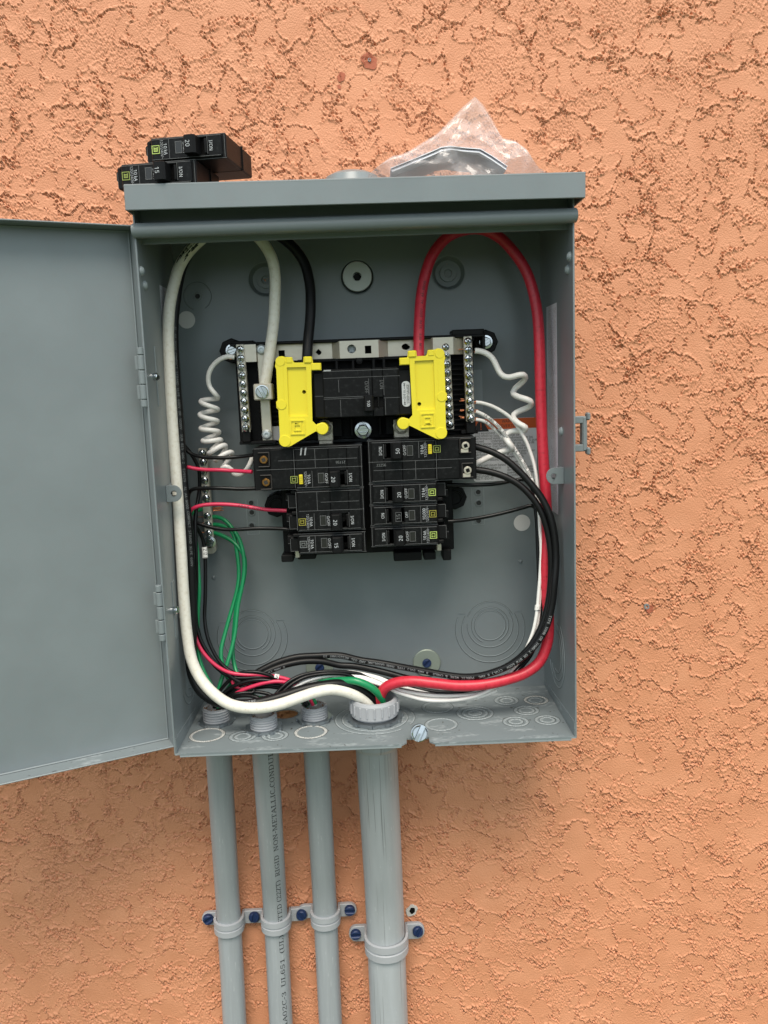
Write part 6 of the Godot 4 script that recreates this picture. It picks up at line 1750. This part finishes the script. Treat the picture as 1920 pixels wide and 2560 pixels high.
# ---------- things on top of the box ----------
func build_top() -> void:
	var yaw := Basis(Vector3(0, 1, 0), deg_to_rad(-9.0))
	var flip := rz(180)
	var g := "loose circuit breakers on top of the box"
	var bas := yaw * flip
	# local x runs from the inner end to the emblem end, here right to left
	var b := make_breaker("circuit_breaker", "loose black breaker marked 15 lying on the box top at its left corner", Transform3D(bas, Vector3(-0.1290, 0.5018 + 0.0102, 0.1520)), {"amps": "15", "logo": M.ink_lime, "loose": true, "deep": 0.060, "group": g})
	outer_lug(b, 0.0640, 0)
	b = make_breaker("circuit_breaker", "loose black breaker marked 20 stacked on the other loose one on the box top", Transform3D(bas, Vector3(-0.1035, 0.5018 + 0.0313, 0.1480)), {"amps": "20", "logo": M.ink_bright, "loose": true, "deep": 0.074, "group": g})
	outer_lug(b, 0.0640, 0)
	# folded booklet, standing like a low tent
	var bk := thing("paper_booklet", "white folded paper booklet tented inside the clear plastic bag on the box top", "booklet")
	var line: Array = [32.9, 517.7, 110.0, 43.7, 521.5, 110.0, 53.5, 524.9, 110.0, 66.0, 529.3, 110.0, 77.1, 533.5, 110.0, 85.3, 534.3, 110.0, 97.6, 532.6, 110.0, 111.4, 531.1, 110.0, 120.9, 525.5, 110.0, 129.0, 520.0, 110.0, 134.8, 515.9, 110.0]
	var pts := []
	for i in range(0, line.size(), 3):
		pts.append(Vector2(line[i], line[i + 1]) * 0.001)
	for k in 5:
		var m := Geo.new()
		var drop := 0.0007 * k
		for i in pts.size() - 1:
			var a: Vector2 = pts[i] - Vector2(0.0006 * k * (0.5 if i > 5 else -0.5), drop)
			var c: Vector2 = pts[i + 1] - Vector2(0.0006 * k * (0.5 if i + 1 > 5 else -0.5), drop)
			var n := Vector3(-(c.y - a.y), c.x - a.x, 0).normalized()
			var zf := 0.116 - 0.0012 * ((k * 3) % 4)
			m.tri(Vector3(a.x, a.y, zf), Vector3(c.x, c.y, zf), Vector3(c.x, c.y, 0.045), n, n, n)
			m.tri(Vector3(a.x, a.y, zf), Vector3(c.x, c.y, 0.045), Vector3(a.x, a.y, 0.045), n, n, n)
			var e := Vector2(0, -0.0006)
			m.face([Vector3(a.x, a.y, zf), Vector3(c.x, c.y, zf), Vector3(c.x, c.y + e.y, zf), Vector3(a.x, a.y + e.y, zf)], Vector3(0, 0, 1))
		part(m, "page", M.paper if k < 4 else M.paper_grey, bk)
	# clear bag
	var bag := thing("plastic_bag", "crumpled clear plastic bag with a peaked corner on top of the box at the right", "plastic bag")
	var top: Array = [12.9, 511.5, 120.0, 22.9, 519.1, 120.0, 34.1, 526.1, 118.0, 41.6, 527.4, 118.0, 47.9, 530.0, 116.0, 60.3, 537.0, 116.0, 74.3, 544.8, 114.0, 85.7, 555.7, 112.0, 97.1, 567.2, 110.0, 108.5, 576.1, 108.0, 115.8, 569.1, 108.0, 123.5, 555.1, 110.0, 131.1, 540.6, 112.0, 142.4, 537.1, 114.0, 150.8, 529.5, 116.0, 155.8, 521.0, 118.0, 160.8, 512.6, 120.0, 167.1, 508.7, 120.0]
	var tp := []
	for i in range(0, top.size(), 3):
		tp.append(Vector3(top[i], top[i + 1], top[i + 2]) * 0.001)
	var nz := noise(27.0, 66, FastNoiseLite.TYPE_CELLULAR, 1)
	nz.cellular_return_type = FastNoiseLite.RETURN_DISTANCE
	var nb := noise(48.0, 67, FastNoiseLite.TYPE_SIMPLEX_SMOOTH, 2)
	for side in [1.0, -1.0]:
		var m := Geo.new()
		var nu := 72
		var nv := 26
		var grid := []
		for i in nu + 1:
			var u := float(i) / nu * (tp.size() - 1)
			var k := mini(int(u), tp.size() - 2)
			var tpt: Vector3 = tp[k].lerp(tp[k + 1], u - k)
			for j in nv + 1:
				var v := float(j) / nv
				var y := lerpf(0.5012, tpt.y, v)
				var room := tpt.y - 0.501
				var bulge := 0.036 * pow(1.0 - v, 0.55) * smoothstep(0.0, 0.03, room) + 0.001
				var cr := (nz.get_noise_2d(tpt.x, y * 1.3 + side) * 0.016 + nb.get_noise_2d(tpt.x + side, y) * 0.0030) * minf(1.0, 2.2 * (1.0 - v) + 0.25)
				var zc := 0.083 + (tpt.z - 0.083) * v
				grid.append(Vector3(tpt.x + nb.get_noise_2d(y + 5.0, tpt.x) * 0.003 * (1.0 - v), maxf(y, 0.5012), zc + side * (bulge + cr)))
		for i in nu:
			for j in nv:
				var a: Vector3 = grid[i * (nv + 1) + j]
				var b2: Vector3 = grid[(i + 1) * (nv + 1) + j]
				var c2: Vector3 = grid[(i + 1) * (nv + 1) + j + 1]
				var d2: Vector3 = grid[i * (nv + 1) + j + 1]
				if (i + j) % 2 == 0:
					m.face([a, b2, c2], Vector3(0, 0, side)); m.face([a, c2, d2], Vector3(0, 0, side))
				else:
					m.face([a, b2, d2], Vector3(0, 0, side)); m.face([b2, c2, d2], Vector3(0, 0, side))
		part(m, "film", M.film, bag)

func _ready() -> void:
	var cam := Camera3D.new()
	cam.name = "camera"
	cam.transform = Transform3D(Basis(Vector3(0.999135, -0.037405, 0.018183), Vector3(0.039652, 0.988623, -0.145097), Vector3(-0.012548, 0.145692, 0.989250)), Vector3(0.00597, 0.32996, 0.89139))
	cam.fov = 62.0526
	cam.near = 0.02
	cam.far = 200.0
	cam.current = true
	add_child(cam)
	var we := WorldEnvironment.new()
	we.name = "daylight"
	var e := Environment.new()
	var sky := Sky.new()
	var sm := ProceduralSkyMaterial.new()
	sm.sky_top_color = Color(0.92, 0.975, 1.0)
	sm.sky_horizon_color = Color(0.57, 0.61, 0.64)
	sm.sky_curve = 0.35
	sm.ground_bottom_color = Color(0.25, 0.28, 0.20)
	sm.ground_horizon_color = Color(0.45, 0.47, 0.42)
	sm.sun_angle_max = 1.0
	sky.sky_material = sm
	e.background_mode = Environment.BG_SKY
	e.sky = sky
	e.tonemap_mode = Environment.TONE_MAPPER_LINEAR
	e.tonemap_exposure = 2.2
	e.sdfgi_enabled = true
	e.ssao_enabled = true
	e.ssil_enabled = true
	we.environment = e
	add_child(we)
	var sun := DirectionalLight3D.new()
	sun.name = "sun"
	sun.light_energy = 0.48
	sun.light_angular_distance = 30.0
	sun.light_color = Color(1.0, 0.97, 0.92)
	sun.shadow_enabled = true
	sun.transform = Transform3D(Basis.from_euler(Vector3(deg_to_rad(-58.0), deg_to_rad(-2.0), 0)), Vector3(0, 4, 3))
	add_child(sun)
	make_materials()
	var gm := PlaneMesh.new()
	gm.size = Vector2(160, 160)
	gm.material = M.grass
	var ground := MeshInstance3D.new()
	ground.name = "lawn"
	ground.mesh = gm
	ground.position = Vector3(0, GROUND, 79.9)
	ground.set_meta("kind", "structure")
	add_child(ground)
	build_wall()
	build_box()
	build_frame()
	build_breakers()
	yellow_cover(Transform3D(rz(-0.8), Vector3(-0.0612, 0.3569, 0.092)), 1.0, -0.0290, "yellow plastic cover left of the main breaker, under the black cable")
	yellow_cover(Transform3D(rz(0.6), Vector3(0.06, 0.3587, 0.092)), -1.0, -0.0460, "yellow plastic cover right of the main breaker, under the red cable")
	build_ground_bar()
	build_fasteners()
	build_conduits()
	build_wires()
	build_top()
	for n in get_children():
		if n.has_meta("path"):
			n.remove_meta("path")
